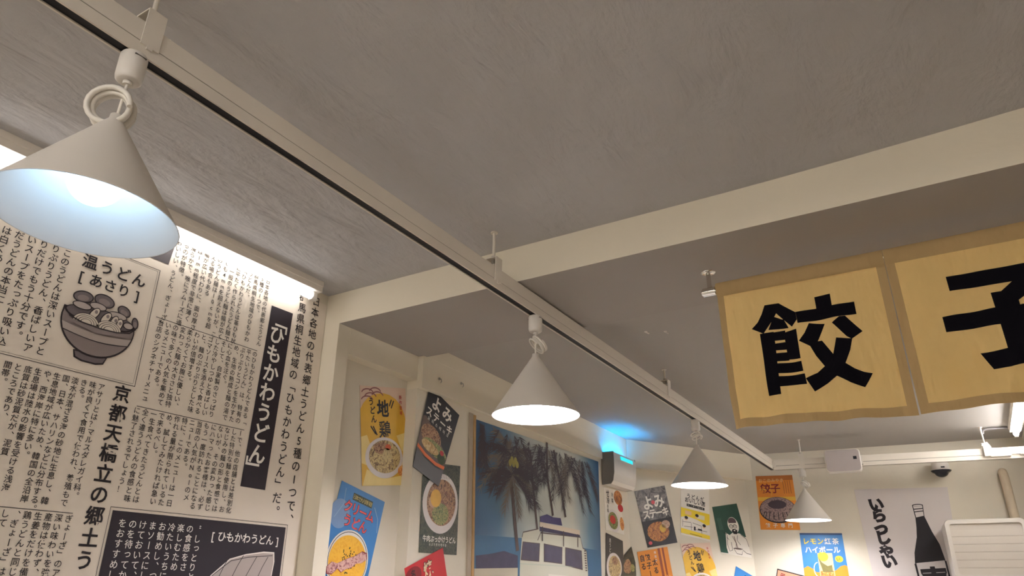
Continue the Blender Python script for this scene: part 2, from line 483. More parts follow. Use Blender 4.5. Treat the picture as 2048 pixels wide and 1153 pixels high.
# ------------------------------------------------------------------ the room
XL = -2.227
YB = 2.077            # front face of the lintel
ZC = 2.5              # front ceiling
ZS = 2.358            # underside of the lintel
YE = 2.645            # rear edge of the lintel
ZR = 2.43             # rear ceiling
ZO1, ZO2 = 2.242, 2.2 # undersides of the two boxed-in beams along the left wall
B0, B1 = Vector((-1.535, 6.487, 0)), Vector((0.46, 6.686, 0))

def grid_ceiling():
    mb = MB()
    nx, ny = 40, 30
    x0, x1, y0, y1 = XL - 0.1, 2.6, -3.0, YB + 0.02
    vs = []
    for j in range(ny + 1):
        for i in range(nx + 1):
            x = x0 + (x1 - x0) * i / nx
            y = y0 + (y1 - y0) * j / ny
            t = max(0.0, x + 0.55)
            vs.append((x, y, ZC + 0.026 * min(t, 1.2) ** 1.6))
    fs = [(j * (nx + 1) + i, (j + 1) * (nx + 1) + i, (j + 1) * (nx + 1) + i + 1, j * (nx + 1) + i + 1) for j in range(ny) for i in range(nx)]
    mb.add(vs, fs, M_CEIL, True)
    mb.box((x0, y0, 2.60), (x1, y1, 2.66), M_CEIL)
    return mb
struct(grid_ceiling(), 'ceiling')
struct(MB().box((XL - 0.1, -3.0, -0.05), (XL, YB, 2.6), M_WALL), 'wall_left')
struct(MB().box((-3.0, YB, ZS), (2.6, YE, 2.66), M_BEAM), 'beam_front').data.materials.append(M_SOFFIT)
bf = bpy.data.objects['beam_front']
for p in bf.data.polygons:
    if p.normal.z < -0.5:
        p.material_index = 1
struct(MB().box((-2.6, YB, 0), (-2.141, YB + 0.07, ZS), M_BEAM), 'wall_jamb')
struct(MB().box((-2.6, YB + 0.07, 0), (-2.2, 2.62, ZO1), M_WALL), 'wall_recess')
struct(MB().box((-2.6, YB + 0.0701, ZO1), (-2.139, 2.62, ZS - 0.0005), M_BEAM), 'beam_recess')
mb = MB()
mb.prism([(-2.135, 2.62, 0), (-2.212, 5.33, 0), (-2.6, 5.45, 0), (-2.6, 2.62, 0)], (0, 0, ZO2), M_WALL)
struct(mb, 'wall_left_rear')
mb = MB()
mb.prism([(-2.107, 2.62, ZO2), (-2.203, 5.33, ZO2), (-2.6, 5.45, ZO2), (-2.6, 2.62, ZO2)], (0, 0, 2.358 - ZO2), M_BEAM)
mb.prism([(-2.107, YE, 2.358), (-2.203, 5.33, 2.358), (-2.6, 5.45, 2.358), (-2.6, YE, 2.358)], (0, 0, 0.24), M_BEAM)
struct(mb, 'beam_left')
mb = MB()
mb.prism([(-2.243, 5.355, 0), (-1.56, 6.548, 0), (-1.9, 6.8, 0), (-2.65, 5.5, 0)], (0, 0, 2.215), M_WALL)
struct(mb, 'wall_oblique')
mb = MB()
mb.prism([(-2.2, 5.33, 2.215), (-1.535, 6.487, 2.215), (-1.9, 6.8, 2.215), (-2.65, 5.5, 2.215)], (0, 0, 0.4), M_BEAM)
struct(mb, 'beam_oblique')
mb = MB()
bdir = (B1 - B0).normalized()
bn = Vector((-bdir.y, bdir.x, 0))
a = B0 - bdir * 0.25
b = B1 + bdir * 0.25
mb.prism([a, b, b + bn * 0.12, a + bn * 0.12], (0, 0, 2.6), M_WALL)
struct(mb, 'wall_back')
struct(MB().box((0.46, YE, -0.05), (0.56, 6.9, 2.6), M_WALL), 'wall_right')
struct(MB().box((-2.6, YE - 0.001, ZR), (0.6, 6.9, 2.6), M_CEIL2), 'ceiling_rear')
struct(MB().box((2.5, -3.0, -0.05), (2.6, YE, 2.6), M_WALL), 'wall_right_front')
struct(MB().box((0.46, YE - 0.1, -0.05), (2.6, YE, ZS), M_WALL), 'wall_return')
struct(MB().box((XL - 0.1, -3.1, -0.05), (2.6, -3.0, 2.6), M_WALL), 'wall_rear')
struct(MB().box((-2.7, -3.1, -0.06), (2.6, 6.9, 0.0), M_FLOOR), 'floor')

PL_RECESS = ((-2.2, 2.1, 0), (0, 1, 0))
PL_LEFT = ((-2.135, 2.62, 0), (-0.077, 2.71, 0))
PL_OBL = ((-2.243, 5.355, 0), (0.67, 1.17, 0))
PL_BACK = (tuple(B0), tuple(bdir))

# ------------------------------------------------------------------ newspaper mural on the left wall
mural = thing('newspaper_mural', 'beige newspaper style mural with vertical black writing covering the left wall', 'mural', (XL, 1.0, 0.6))
def msheet():
    return Sheet((XL, 0, 0), (0, 1, 0))
s = msheet()
s.slab([(0.1, 2.455), (2.072, 2.455), (2.072, 0.6), (0.1, 0.6)], M_NEWS)
s.build('paper_sheet', 0.002, mural)

s = msheet()                                            # body text in three bands
T1 = ['日本各地の代表郷土うどん', '5種の1つで、', '群馬県桐生地域のひもかわ', 'うどんだ。', '「ひもかわうどんは革ひも状', 'に平たく作られたうどん麺で', '　一般のうどん麺は幅が広く', 'ても4mmを超えないが、こ', 'のうどん麺は10cmを超', 'える場合もある', '幅が広い代わりに、面の厚さ', 'は1mm程度で非常に薄く', '滑らかで、喉にスムーズに通', 'るのが特徴。', 'おいしい、うどん、ぎょーざ」']
T2 = ['のひもかわうどんである「', '平たいうどん」は、特有の', 'ぷりぷりとコシを生かすた', 'め、生地の熟成と麺の湯で', 'に心血を注ぐ。', 'そして、自家製のさっぱり', 'した冷やしつゆと香ばしい', 'ゴマソースを添えて食べる', 'と、麺のぷりぷりとした味', 'わいが倍増する。', '柔らかくてお腹に優しい、', '変わった麺の大きさと独特', 'の味で多くの人気を集めて', 'いるメニューである。', '当店のシグネチャーメニュ']
T3 = ['ーで、他の店舗とは差別化', 'した特別な麺を使用し、お', 'なじみの麺の形と食感では', 'ないが、その変わった感じ', 'にハマったお客様は、必ず', 'もう一度訪れることになる', '当店の人気がNo1のメ', 'ニューである。', '特に、このメニューは一日', '作れる量が限られているた', 'め、試してみたければ急い', 'で来るべし。', '一生食べてきたうどんとは', '全く違ううどんの食感と味', 'に魅了されるでしょう！']
for k, t in enumerate(T1):
    s.vtext(t, 1.746 - 0.0288 * k, 2.446, 0.0238, 0.0225, M_INK, off=0.005)
for k, t in enumerate(T2):
    s.vtext(t, 1.736 - 0.0286 * k, 2.138, 0.0239, 0.0228, M_INK, off=0.005)
for k, t in enumerate(T3):
    s.vtext(t, 1.728 - 0.0292 * k, 1.832, 0.0246, 0.0232, M_INK, off=0.005)
s.rect(1.315, 2.1525, 1.745, 2.1545, M_INK)
s.rect(1.315, 1.845, 1.742, 1.847, M_INK)
s.build('body_text', 0.003, mural)

s = msheet()                                            # the two long columns by the corner
s.vtext('日本各地の代表郷土うどん5種の1つで、', 2.009, 2.452, 0.0499, 0.0445, M_INK, off=0.008)
s.build('lead_text', 0.003, mural)
s = msheet()
s.vtext('群馬県桐生地域の「ひもかわうどん」だ。', 1.936, 2.446, 0.0483, 0.0445, M_INK, off=0.008)
s.build('lead_text', 0.003, mural)

s = msheet()                                            # black banner
s.poly([(1.762, 1.647), (1.875, 1.646), (1.892, 2.357), (1.781, 2.355)], M_BOX, 1)
ban = '「ひもかわうどん」'
for k, ch in enumerate(ban):
    v = 2.322 - 0.0787 * k
    s.char(ch, 1.829 - 0.0019 * k, v + (-0.02 if k == 0 else 0.02 if k == 8 else 0), 0.078 if 0 < k < 8 else 0.095, M_WHITE, 2, 0.022 if 0 < k < 8 else 0.01, 0, 1, True)
s.build('title_banner', 0.003, mural)

s = msheet()                                            # boxed recipe with the bowl
s.frame(0.3, 1.9045, 1.295, 2.318, 0.0018, M_INK)
s.frame(0.3, 1.9115, 1.287, 2.311, 0.0008, M_INK2)
s.htext('温うどん', 1.062, 2.257, 0.0555, 0.05, M_INK, off=0.018)
s.htext('[あさり]', 1.048, 2.203, 0.0465, 0.045, M_INK, off=0.016)
BX = ['このうどんは深いスープと', 'りぷりうどん、香ばしいア', 'りだけでもう十分です。', 'いスープをたっぷり吸い込', 'だうどんの本当に', 'は白くあ']
for k, t in enumerate(BX):
    s.vtext(t, 0.99 - 0.035 * k, 2.257, 0.0288, 0.0272, M_INK, off=0.008)
s.build('recipe_box', 0.003, mural)

G0, G1m, G2m, G3m = (mat('print_' + n, rgb(*c), 0.75) for n, c in (('outline', (50, 42, 46)), ('mid_grey', (140, 128, 126)), ('light_grey', (180, 168, 162)), ('dark_grey', (112, 102, 104))))
GL = mat('print_pale', rgb(214, 202, 188), 0.75)
s = msheet()                                            # bowl of clam noodles
def bowl_pt(a):
    return None
cxb, czb = 1.136, 2.075
def half_bowl(k, dz=0.0):
    pts = []
    for i in range(25):
        a = math.pi + math.pi * i / 24
        x = 0.118 * math.cos(a) * k
        y = -0.006 + 0.108 * math.sin(a) * (1.0 if abs(math.cos(a)) < 0.99 else 1)
        pts.append((cxb + x, czb + y * k + dz))
    return pts
s.poly([(1.078, 1.972), (1.085, 1.948), (1.11, 1.941), (1.155, 1.941), (1.178, 1.948), (1.186, 1.972)], G0, 1)
s.poly([(1.083, 1.968), (1.09, 1.952), (1.112, 1.946), (1.153, 1.946), (1.174, 1.952), (1.181, 1.968)], G3m, 2)
s.poly(half_bowl(1.0) + [(1.25, 2.098), (1.02, 2.098)], G0, 3)
s.poly([(p[0], p[1] + 0.002) for p in half_bowl(0.965)] + [(1.246, 2.094), (1.025, 2.094)], G1m, 4)
def band(z0, z1, m, L):
    def hw(z):
        t = (z - (czb - 0.006)) / 0.104
        return 0.1135 * math.sqrt(max(0.0, 1 - min(1, t * t))) if z < czb - 0.006 else 0.1125
    n = 12
    A = [(cxb - hw(z0 - 0.012 * math.sin(math.pi * i / n)) + 2 * hw(z0) * i / n, z0 - 0.012 * math.sin(math.pi * i / n)) for i in range(n + 1)]
    Bp = [(cxb - hw(z1) + 2 * hw(z1) * i / n, z1 - 0.012 * math.sin(math.pi * i / n)) for i in range(n + 1)]
    s.poly(A + Bp[::-1], m, L)
band(2.026, 2.048, G2m, 5)
band(2.0225, 2.0255, G0, 6)
s.ell(cxb, 2.088, 0.113, 0.030, G0, 7)
s.ell(cxb, 2.089, 0.108, 0.026, G3m, 8)
for (x, z, ru, rv, rot) in ((1.068, 2.138, 0.032, 0.020, 10), (1.134, 2.146, 0.034, 0.022, -5), (1.203, 2.133, 0.024, 0.018, -20), (1.247, 2.106, 0.012, 0.02, 15)):
    s.ell(x, z, ru, rv, G0, 9, rot=rot)
    s.ell(x, z, ru - 0.004, rv - 0.004, G3m, 10, rot=rot)
    s.ell(x, z - 0.004, ru * 0.55, rv * 0.5, G1m, 11, rot=rot)
for (x, z, ru, rv) in ((1.07, 2.11, 0.03, 0.013), (1.118, 2.122, 0.028, 0.013), (1.185, 2.112, 0.032, 0.013), (1.226, 2.09, 0.018, 0.012)):
    s.ell(x, z, ru, rv, G0, 12)
    s.ell(x, z, ru - 0.003, rv - 0.003, G2m, 13)
for (x, z, rot) in ((1.112, 2.096, 60), (1.15, 2.093, 60), (1.178, 2.088, 75), (1.194, 2.083, 75)):
    s.ell(x, z, 0.024, 0.013, G0, 14, rot=rot)
    s.ell(x, z, 0.021, 0.010, GL, 15, rot=rot)
    s.ell(x + 0.004, z + 0.007, 0.005, 0.006, G1m, 16)
for (x, z, r) in ((1.092, 2.058, 0.042), (1.166, 2.056, 0.042)):
    for q in range(4):
        s.ell(x, z, r - 0.008 * q, (r - 0.008 * q) * 0.75, G0, 17 + 2 * q, 0, 180)
        s.ell(x, z, r - 0.008 * q - 0.002, (r - 0.008 * q - 0.002) * 0.75, GL, 18 + 2 * q, 0, 180)
s.poly([(1.045, 2.059), (1.09, 2.053), (1.15, 2.052), (1.215, 2.058), (1.24, 2.068), (1.235, 2.05), (1.13, 2.035), (1.04, 2.05)], G1m, 26)
s.line([(1.022, 2.085), (1.04, 2.066), (1.08, 2.0565), (1.136, 2.053), (1.19, 2.056), (1.232, 2.066), (1.25, 2.085)], 0.004, G0, 27)
s.build('bowl_drawing', 0.003, mural)

s = msheet()                                            # big headline and the clam article
s.vtext('京都天橋立の郷土う', 1.2585, 1.872, 0.0617, 0.0575, M_INK, off=0.022)
K1 = ['アサリとは？マルスダレガイ科。', '味が良くて食用で使われ、養殖もで', 'きる。', '淡水が混ざる海の砂地に生息し、韓', '国、日本、サハリンなどに分布する。', '生息地域が広いため、韓国の全沿岸', 'や、西海岸に特に多い。', '生息場は陸水の影響を受ける浅海', '底質は砂泥質だが、泥質', 'ところであり、', '間帯。']
for k, t in enumerate(K1):
    s.vtext(t, 1.189 - 0.0271 * k, 1.879, 0.0233, 0.0225, M_INK, off=0.006)
s.rect(0.5, 1.502, 1.194, 1.5038, M_INK)
K2 = ['ぎょーざ」のアサ', '深い味わいを強', '産物は使わず、', '生姜をだけを備', '鶏うどんと同じ', '、ぎょーざ」は', 'して']
for k, t in enumerate(K2):
    s.vtext(t, 1.186 - 0.0285 * k, 1.487, 0.0242, 0.0232, M_INK, off=0.006)
s.build('headline_text', 0.003, mural)

s = msheet()                                            # black menu box
s.frame(1.302, 0.7, 2.006, 1.5325, 0.0015, M_INK)
s.rect(1.311, 0.71, 1.997, 1.5225, M_BOX, 1)
W = ['“しっとりと', 'の食感をさ', '楽しむため', '冷たいうちに', 'お勧めし、つ', 'まソースにし', 'けておいて、', 'のを待ってか', 'をおすすめし']
for k, t in enumerate(W):
    s.vtext(t, 1.621 - 0.0339 * k, 1.488, 0.0295, 0.0272, M_WHITE, off=0.006)
s.htext('[ひもかわうどん]', 1.682, 1.4725, 0.0352, 0.036, M_WHITE, off=0.014)
nd = [(1.66, 1.31), (1.70, 1.35), (1.764, 1.402), (1.83, 1.42), (1.908, 1.432), (1.957, 1.432), (1.963, 1.40), (1.95, 1.25), (1.70, 1.25)]
s.poly(nd, M_WHITE, 2)
s.poly([(1.835 + (x - 1.835) * 0.965, 1.335 + (y - 1.335) * 0.95) for x, y in nd], G2m, 3)
for (x0, x1) in ((1.745, 1.70), (1.80, 1.75), (1.86, 1.80), (1.91, 1.86)):
    s.line([(x0 + 0.02, 1.415), (x0, 1.38), (x1, 1.27)], 0.0022, M_INK, 4)
s.line([(1.70, 1.345), (1.77, 1.395), (1.84, 1.41), (1.95, 1.42)], 0.0022, M_INK, 4)
s.build('menu_box', 0.003, mural)
s = msheet()
s.poly([(1.215, 2.35), (1.319, 2.35), (1.33, 2.445), (1.215, 2.445)], mat('faded_black_print', rgb(88, 82, 84), 0.7), 1)
s.build('printed_block', 0.003, mural)

rel(mural)

# ------------------------------------------------------------------ posters
Y1 = mat('poster_yellow', rgb(228, 180, 62), 0.4, vary=0.12, vscale=12)
Y2 = mat('poster_pale_yellow', rgb(238, 214, 140), 0.4, vary=0.1, vscale=14)
PINK = mat('poster_pale_pink', rgb(224, 196, 176), 0.4)
PW = mat('poster_white', rgb(232, 226, 216), 0.4)
PK = mat('poster_black', rgb(30, 26, 32), 0.4)
PR = mat('poster_red', rgb(186, 34, 42), 0.4)
PRD = mat('poster_dark_red', rgb(128, 30, 36), 0.4)
PB = mat('poster_blue', rgb(54, 122, 186), 0.35, vary=0.12, vscale=9)
PO = mat('poster_orange', rgb(226, 140, 44), 0.4, vary=0.08, vscale=12)
PG = mat('poster_dark_green', rgb(42, 78, 66), 0.4, vary=0.2, vscale=20)
BOWLW = mat('printed_bowl_white', rgb(222, 214, 212), 0.4, vary=0.06, vscale=20)
F_NOOD = food('printed_noodles', [rgb(96, 72, 52), rgb(160, 132, 92), rgb(222, 200, 140), rgb(120, 96, 84)], 55)
F_BEEF = food('printed_beef', [rgb(60, 40, 34), rgb(128, 82, 58), rgb(190, 150, 112), rgb(84, 62, 48)], 60)
F_GREEN = food('printed_greens', [rgb(40, 56, 30), rgb(96, 116, 60), rgb(180, 170, 110), rgb(60, 70, 40)], 80)
F_STEAK = food('printed_steak', [rgb(70, 36, 26), rgb(150, 84, 48), rgb(206, 140, 70), rgb(110, 50, 36)], 40)
F_DARK = food('printed_dark_leaves', [rgb(20, 22, 20), rgb(40, 46, 38), rgb(78, 82, 62), rgb(30, 30, 28)], 60)
F_GREY = food('printed_grey_smoke', [rgb(36, 34, 36), rgb(90, 86, 86), rgb(140, 132, 130), rgb(52, 50, 52)], 14)
F_GYOZA = food('printed_dumplings', [rgb(58, 42, 46), rgb(120, 96, 98), rgb(176, 148, 140), rgb(84, 62, 68)], 70)
F_SOUP = food('printed_cream_soup', [rgb(226, 160, 40), rgb(240, 186, 60), rgb(232, 170, 44)], 30)
F_BACON = food('printed_bacon', [rgb(120, 56, 62), rgb(196, 140, 140), rgb(226, 186, 178), rgb(150, 76, 80)], 50)
F_SHRIMP = food('printed_garnish', [rgb(150, 60, 30), rgb(222, 140, 60), rgb(238, 200, 130)], 50)

def jidori(plane, c, name, label, base=0.003):
    p = Poster(plane, c, PINK)
    p.pp([(0.0, 0.24), (.06, .18), (.16, .12), (.3, .08), (.48, .065), (.62, .08), (.76, .12), (.88, .19), (.95, .28), (1, .40), (1, 1), (0, 1)], Y1, 1)
    p.pp([(0, .52), (0.12, .5), (.2, .62), (.1, .8), (.0, .78)], Y2, 2)
    p.pp([(.75, .5), (1, .46), (1, .62), (.86, .66)], Y2, 2)
    p.pp([(0.02, .98), (.1, .84), (.5, .93), (.9, .9), (1, .93), (1, 1), (0.02, 1)], Y2, 2)
    for (a, b) in ((.15, .075), (.31, .06), (.21, .115), (.14, .15), (.36, .10)):
        p.pring(a, b, .12, .045, .018, mat('poster_brown_line', rgb(150, 96, 96), 0.5), 3, a0=10, a1=170, n=12)
    p.pv('地', .47, .225, .225, .185, PK, off=0.03)
    p.pv('鶏', .50, .44, .225, .185, PK, off=0.014)
    p.pv('うどん', .22, .16, .088, .085, PK, off=0.025, slant=0.008)
    for a in ((.66, .13, .61, .20), (.71, .14, .65, .22), (.2, .41, .30, .49), (.25, .41, .33, .5)):
        p.pl([(a[0], a[1]), (a[2], a[3])], .022, PK, 3)
    p.pv('新作登場', .87, .1, .055, .045, PR, off=0.01)
    p.pe(.47, .725, .40, .205, BOWLW, 4)
    p.pe(.48, .715, .335, .165, F_NOOD, 5)
    p.pe(.42, .63, .18, .06, F_BEEF, 6)
    p.pe(.55, .62, .06, .03, mat('poster_vermilion', rgb(206, 96, 60), 0.5), 7)
    p.pe(.53, .70, .10, .07, mat('printed_pale_noodle', rgb(206, 188, 140), 0.5), 7)
    for k in range(5):
        p.pl([(.45 + .04 * k, .65), (.46 + .035 * k, .71), (.47 + .03 * k, .77)], .012, F_NOOD, 8)
    p.pe(.88, .86, .13, .06, F_SHRIMP, 6)
    p.done(name, label, base=base)

jidori(PL_RECESS, D['jidori'], 'poster', 'yellow chicken udon poster tacked up just past the white jamb')
jidori(PL_OBL, [D['jidori2'][0], D['jidori2'][1], (0.905, 1.27), (0.575, 1.25)], 'poster', 'yellow chicken udon poster hung directly below the white and yellow diner poster')

c = D['cream']
p = Poster(PL_RECESS, [c[0], c[1], (0.326, 1.257), (0.049, 1.315)], PB)
p.pe(.12, .30, .2, .14, mat('poster_steam', rgb(120, 150, 190), 0.4, vary=0.2, vscale=14), 1)
p.pr(.30, .055, .74, .125, mat('poster_dark_sign', rgb(52, 66, 54), 0.4), 2)
p.ph('日本で大人気料理', .335, .09, .052, .05, mat('poster_gold_text', rgb(206, 190, 120), 0.5), 3)
for off_, mm, L in ((0.05, PK, 3), (0.022, mat('poster_coral', rgb(226, 84, 84), 0.4), 4)):
    p.ph('クリーム', .25, .20, .165, .125, mm, L, off=off_)
    p.ph('うどん', .30, .33, .175, .125, mm, L, off=off_)
p.pe(.5, .68, .43, .28, PW, 4)
p.pring(.5, .68, .40, .262, .01, PK, 5)
p.pe(.5, .69, .385, .24, F_SOUP, 6)
random.seed(4)
for k in range(70):
    a, r = random.random() * 6.28, random.random() ** 0.6
    p.pe(.5 + .2 * r * math.cos(a), .68 + .12 * r * math.sin(a), .012, .008, mat('poster_herb', rgb(60, 66, 40), 0.5), 7, n=6)
bc = [(.12, .80), (.2, .74), (.3, .74), (.4, .70), (.5, .66), (.62, .62), (.74, .56), (.84, .56), (.87, .61), (.78, .66), (.68, .68), (.6, .73), (.5, .76), (.42, .80), (.34, .78), (.26, .84), (.16, .85)]
p.pp([(.5 + (x - .5) * 1.04, .70 + (y - .70) * 1.07) for x, y in bc], PRD, 8)
p.pp(bc, F_BACON, 9)
p.pl([(.03, .35), (.15, .2), (.12, .05)], .008, mat('poster_glaze', rgb(150, 180, 205), 0.3), 2)
p.pl([(.8, .1), (.93, .2), (.97, .33)], .01, MATS['poster_glaze'], 2)
p.done('poster', 'blue cream udon poster with red title and bacon topping beside the white jamb')

p = Poster(PL_LEFT, D['gyuniku'], F_DARK)
p.pe(.5, .45, .47, .335, BOWLW, 1)
p.pe(.52, .44, .385, .26, F_BEEF, 2)
p.pe(.50, .57, .22, .12, F_GREEN, 3)
p.pe(.36, .40, .14, .10, mat('printed_egg', rgb(226, 176, 70), 0.4, vary=0.15, vscale=30), 4)
p.pe(.30, .44, .12, .07, mat('printed_onion', rgb(200, 160, 130), 0.4, vary=0.2, vscale=40), 3)
for k in range(9):
    p.pl([(.45 + .045 * k, .03), (.44 + .045 * k, .17)], .01, mat('printed_blind', rgb(70, 72, 60), 0.5), 1)
p.ph('牛肉ぶっかけうどん', .12, .845, .098, .075, PW, off=0.02)
p.ph('소고기붓카케우동', .26, .905, .06, .035, PW, off=0.006)
p.done('poster', 'dark beef udon poster with a white bowl, half under the tilted steak poster')

c = D['yomi']
p = Poster(PL_LEFT, c, PK)
p.pp([(0, .38), (.08, .36), (.52, .47), (1, .62), (1, .80), (0, .80)], mat('poster_smoke_brown', rgb(104, 84, 74), 0.4, vary=0.2, vscale=10), 1)
p.pe(.36, .54, .34, .13, F_BEEF, 2)
p.pe(.55, .64, .42, .085, F_GREEN, 3)
p.pe(.40, .66, .3, .06, food('printed_potato', [rgb(130, 96, 56), rgb(190, 152, 96), rgb(214, 190, 140)], 40), 4)
p.pe(.80, .62, .07, .03, PR, 5)
p.pe(.83, .69, .14, .06, mat('poster_parsley', rgb(60, 76, 48), 0.5, vary=.3, vscale=60), 4)
p.pp([(0, .72), (.3, .76), (.7, .77), (1, .74), (1, .78), (.7, .81), (.3, .80), (0, .76)], mat('poster_flame', rgb(226, 110, 52), 0.4), 5)
p.pp([(0, .78), (.3, .82), (.7, .83), (1, .80), (1, 1), (0, 1)], mat('poster_pan_grey', rgb(78, 72, 74), 0.35), 5)
p.ph('よみ', .30, .13, .36, .19, PW, off=0.03)
p.ph('ステーキ', .14, .285, .23, .12, PW, off=0.028)
p.ph('요미스테이크', .17, .365, .13, .05, PW, off=0.008)
p.done('poster', 'black steak poster with white writing hanging steeply tilted on the wall corner', base=0.007)

r0, r1, r2 = D['red']
ex = (Vector(r1) - Vector(r0)).normalized()
dn = Vector((ex.y, -ex.x))
p = Poster(PL_LEFT, [r0, r1, tuple(Vector(r1) + dn * .42), tuple(Vector(r0) + dn * .42)], PR)
p.pe(.18, .12, .2, .09, PRD, 1)
p.pv('焼うどん', .55, .13, .17, .17, PK, 2, off=0.06)
p.pv('焼うどん', .55, .13, .17, .17, mat('poster_cream', rgb(226, 206, 168), 0.5), 3, off=0.02)
p.pv('名物', .18, .10, .1, .09, PK, 3, off=0.02)
p.done('poster', 'red poster with cream brush writing, its tip below the beef udon poster', base=0.007)

p = Poster(PL_LEFT, D['p8a'], PW)
p.pr(.03, .01, .55, .36, mat('poster_paper_white', rgb(224, 216, 204), 0.5), 1)
p.pv('せ', .2, .12, .2, .2, PK, off=.03)
p.pv('冷', .2, .29, .2, .17, PK, off=.03)
p.pv('冷製', .46, .13, .14, .11, PK, off=.02)
p.pe(.82, .17, .26, .17, F_STEAK, 1)
p.pe(.92, .40, .16, .09, PR, 1)
p.pe(.45, .74, .36, .26, BOWLW, 2)
p.pe(.42, .74, .27, .2, F_GREEN, 3)
p.pe(.40, .72, .16, .1, mat('poster_tomato', rgb(196, 60, 52), 0.4), 4)
p.pe(.92, .76, .12, .15, F_SHRIMP, 2)
p.pv('冷麺', .16, .43, .1, .09, PK, off=.01)
p.done('poster', 'white poster with black writing and tomato bowl directly under the glowing insect trap')

p = Poster(PL_LEFT, D['p8b'], mat('poster_charcoal', rgb(50, 46, 46), 0.4))
p.pv('肉うどん', .22, .14, .12, .12, PW, off=.02)
for k in range(6):
    p.pl([(.55 + .07 * k, .1), (.52 + .07 * k, .4)], .014, MATS['printed_blind'], 1)
p.pe(.46, .78, .42, .36, BOWLW, 1)
p.pe(.48, .78, .34, .29, F_NOOD, 2)
p.pe(.50, .62, .16, .1, F_BEEF, 3)
p.done('poster', 'charcoal poster with pale oval noodle bowl below the white tomato poster', base=0.005)

p = Poster(PL_LEFT, D['p8c'], F_DARK)
p.pe(.35, .6, .3, .3, F_BEEF, 1)
p.pe(.7, .7, .16, .14, F_GREEN, 2)
p.pl([(.02, .08), (.98, .05)], .03, MATS['printed_blind'], 1)
p.done('poster', 'tilted dark green food poster at the wall corner beside the charcoal noodle poster', base=0.003)

p = Poster(PL_OBL, D['yomi2'], F_GREY)
p.pr(0, .55, 1, 1, PK, 1)
p.pe(.46, .76, .36, .17, F_STEAK, 2)
p.pe(.62, .72, .1, .07, mat('poster_corn', rgb(214, 170, 70), .4, vary=.2, vscale=60), 3)
p.pe(.75, .66, .14, .07, food('printed_onions', [rgb(150, 110, 90), rgb(206, 176, 150)], 40), 3)
p.ph('よみ', .33, .24, .36, .26, PW, off=.03)
p.ph('ステーキ', .20, .44, .21, .17, PW, off=.035)
p.pe(.5, .25, .06, .035, mat('poster_rose', rgb(214, 80, 90), .4), 4)
p.pe(.12, .93, .06, .03, MATS['poster_rose'], 4)
p.done('poster', 'grey and black steak poster with chunky white writing right of the insect trap')

g = D['gyoza1']
gx = (Vector(g[1]) - Vector(g[0])).normalized()
gd = Vector((gx.y, -gx.x))
p = Poster(PL_OBL, [g[0], g[1], tuple(Vector(g[1]) + gd * .42), tuple(Vector(g[0]) + gd * .42)], PO)
p.pv('太る', .50, .22, .14, .12, PK, off=.02)
p.pv('餃子ー', .30, .12, .14, .12, PK, off=.02)
p.pv('自る', .12, .12, .14, .12, PK, off=.02)
p.pr(.66, .0, .74, .62, mat('poster_chopstick', rgb(150, 70, 34), .4), 1)
p.pr(.80, .0, .86, .6, MATS['poster_chopstick'], 1)
p.pe(.8, .72, .3, .25, F_SHRIMP, 2)
p.pv('焼餃子', .56, .06, .07, .05, PW, off=.01)
p.done('poster', 'orange dumpling poster with brush writing and chopsticks below the grey steak poster')

o_ = D['oishi']
p = Poster(PL_OBL, [(0.571, 2.16), (0.872, 2.12), o_[2], o_[3]], PW)
p.ph('うどんが', .26, .255, .16, .10, PK, off=.02)
p.ph('おいしい店', .20, .335, .145, .10, PK, off=.025)
p.pr(.20, .405, .82, .455, PK, 1)
p.ph('安くて早くて旨い店', .25, .43, .062, .035, PW, off=.004)
YY = mat('poster_lemon', rgb(236, 208, 50), .4)
p.pr(0, .50, 1, .97, YY, 1)
p.pp([(.0, .68), (.2, .64), (.55, .66), (.9, .72), (1, .70), (1, .90), (0, .88)], PW, 2)
p.pr(.14, .54, .36, .61, mat('poster_peach', rgb(232, 196, 150), .4), 2)
p.pr(.55, .56, .82, .64, mat('poster_cream_white', rgb(230, 224, 190), .4), 2)
for (a, b) in ((.18, .67), (.55, .585), (.80, .74)):
    p.pe(a, b, .06, .028, PK, 4)
    p.pe(a - .01, b + .03, .045, .02, MATS['poster_peach'], 3)
for (a, b, c2, d2) in ((.05, .76, .35, .74), (.4, .74, .7, .76), (.1, .84, .4, .82), (.5, .85, .9, .84), (.35, .75, .35, .88), (.7, .76, .72, .9), (.06, .72, .06, .85)):
    p.pl([(a, b), (c2, d2)], .012, mat('poster_grey_line', rgb(110, 104, 100), .5), 3)
p.pr(.44, .80, .50, .87, PK, 4)
p.pr(.58, .82, .72, .85, PK, 4)
p.pl([(.3, .945), (.72, .955)], .01, PK, 3)
p.done('poster', 'white and yellow cartoon diner poster partly hidden by the third cone lamp')

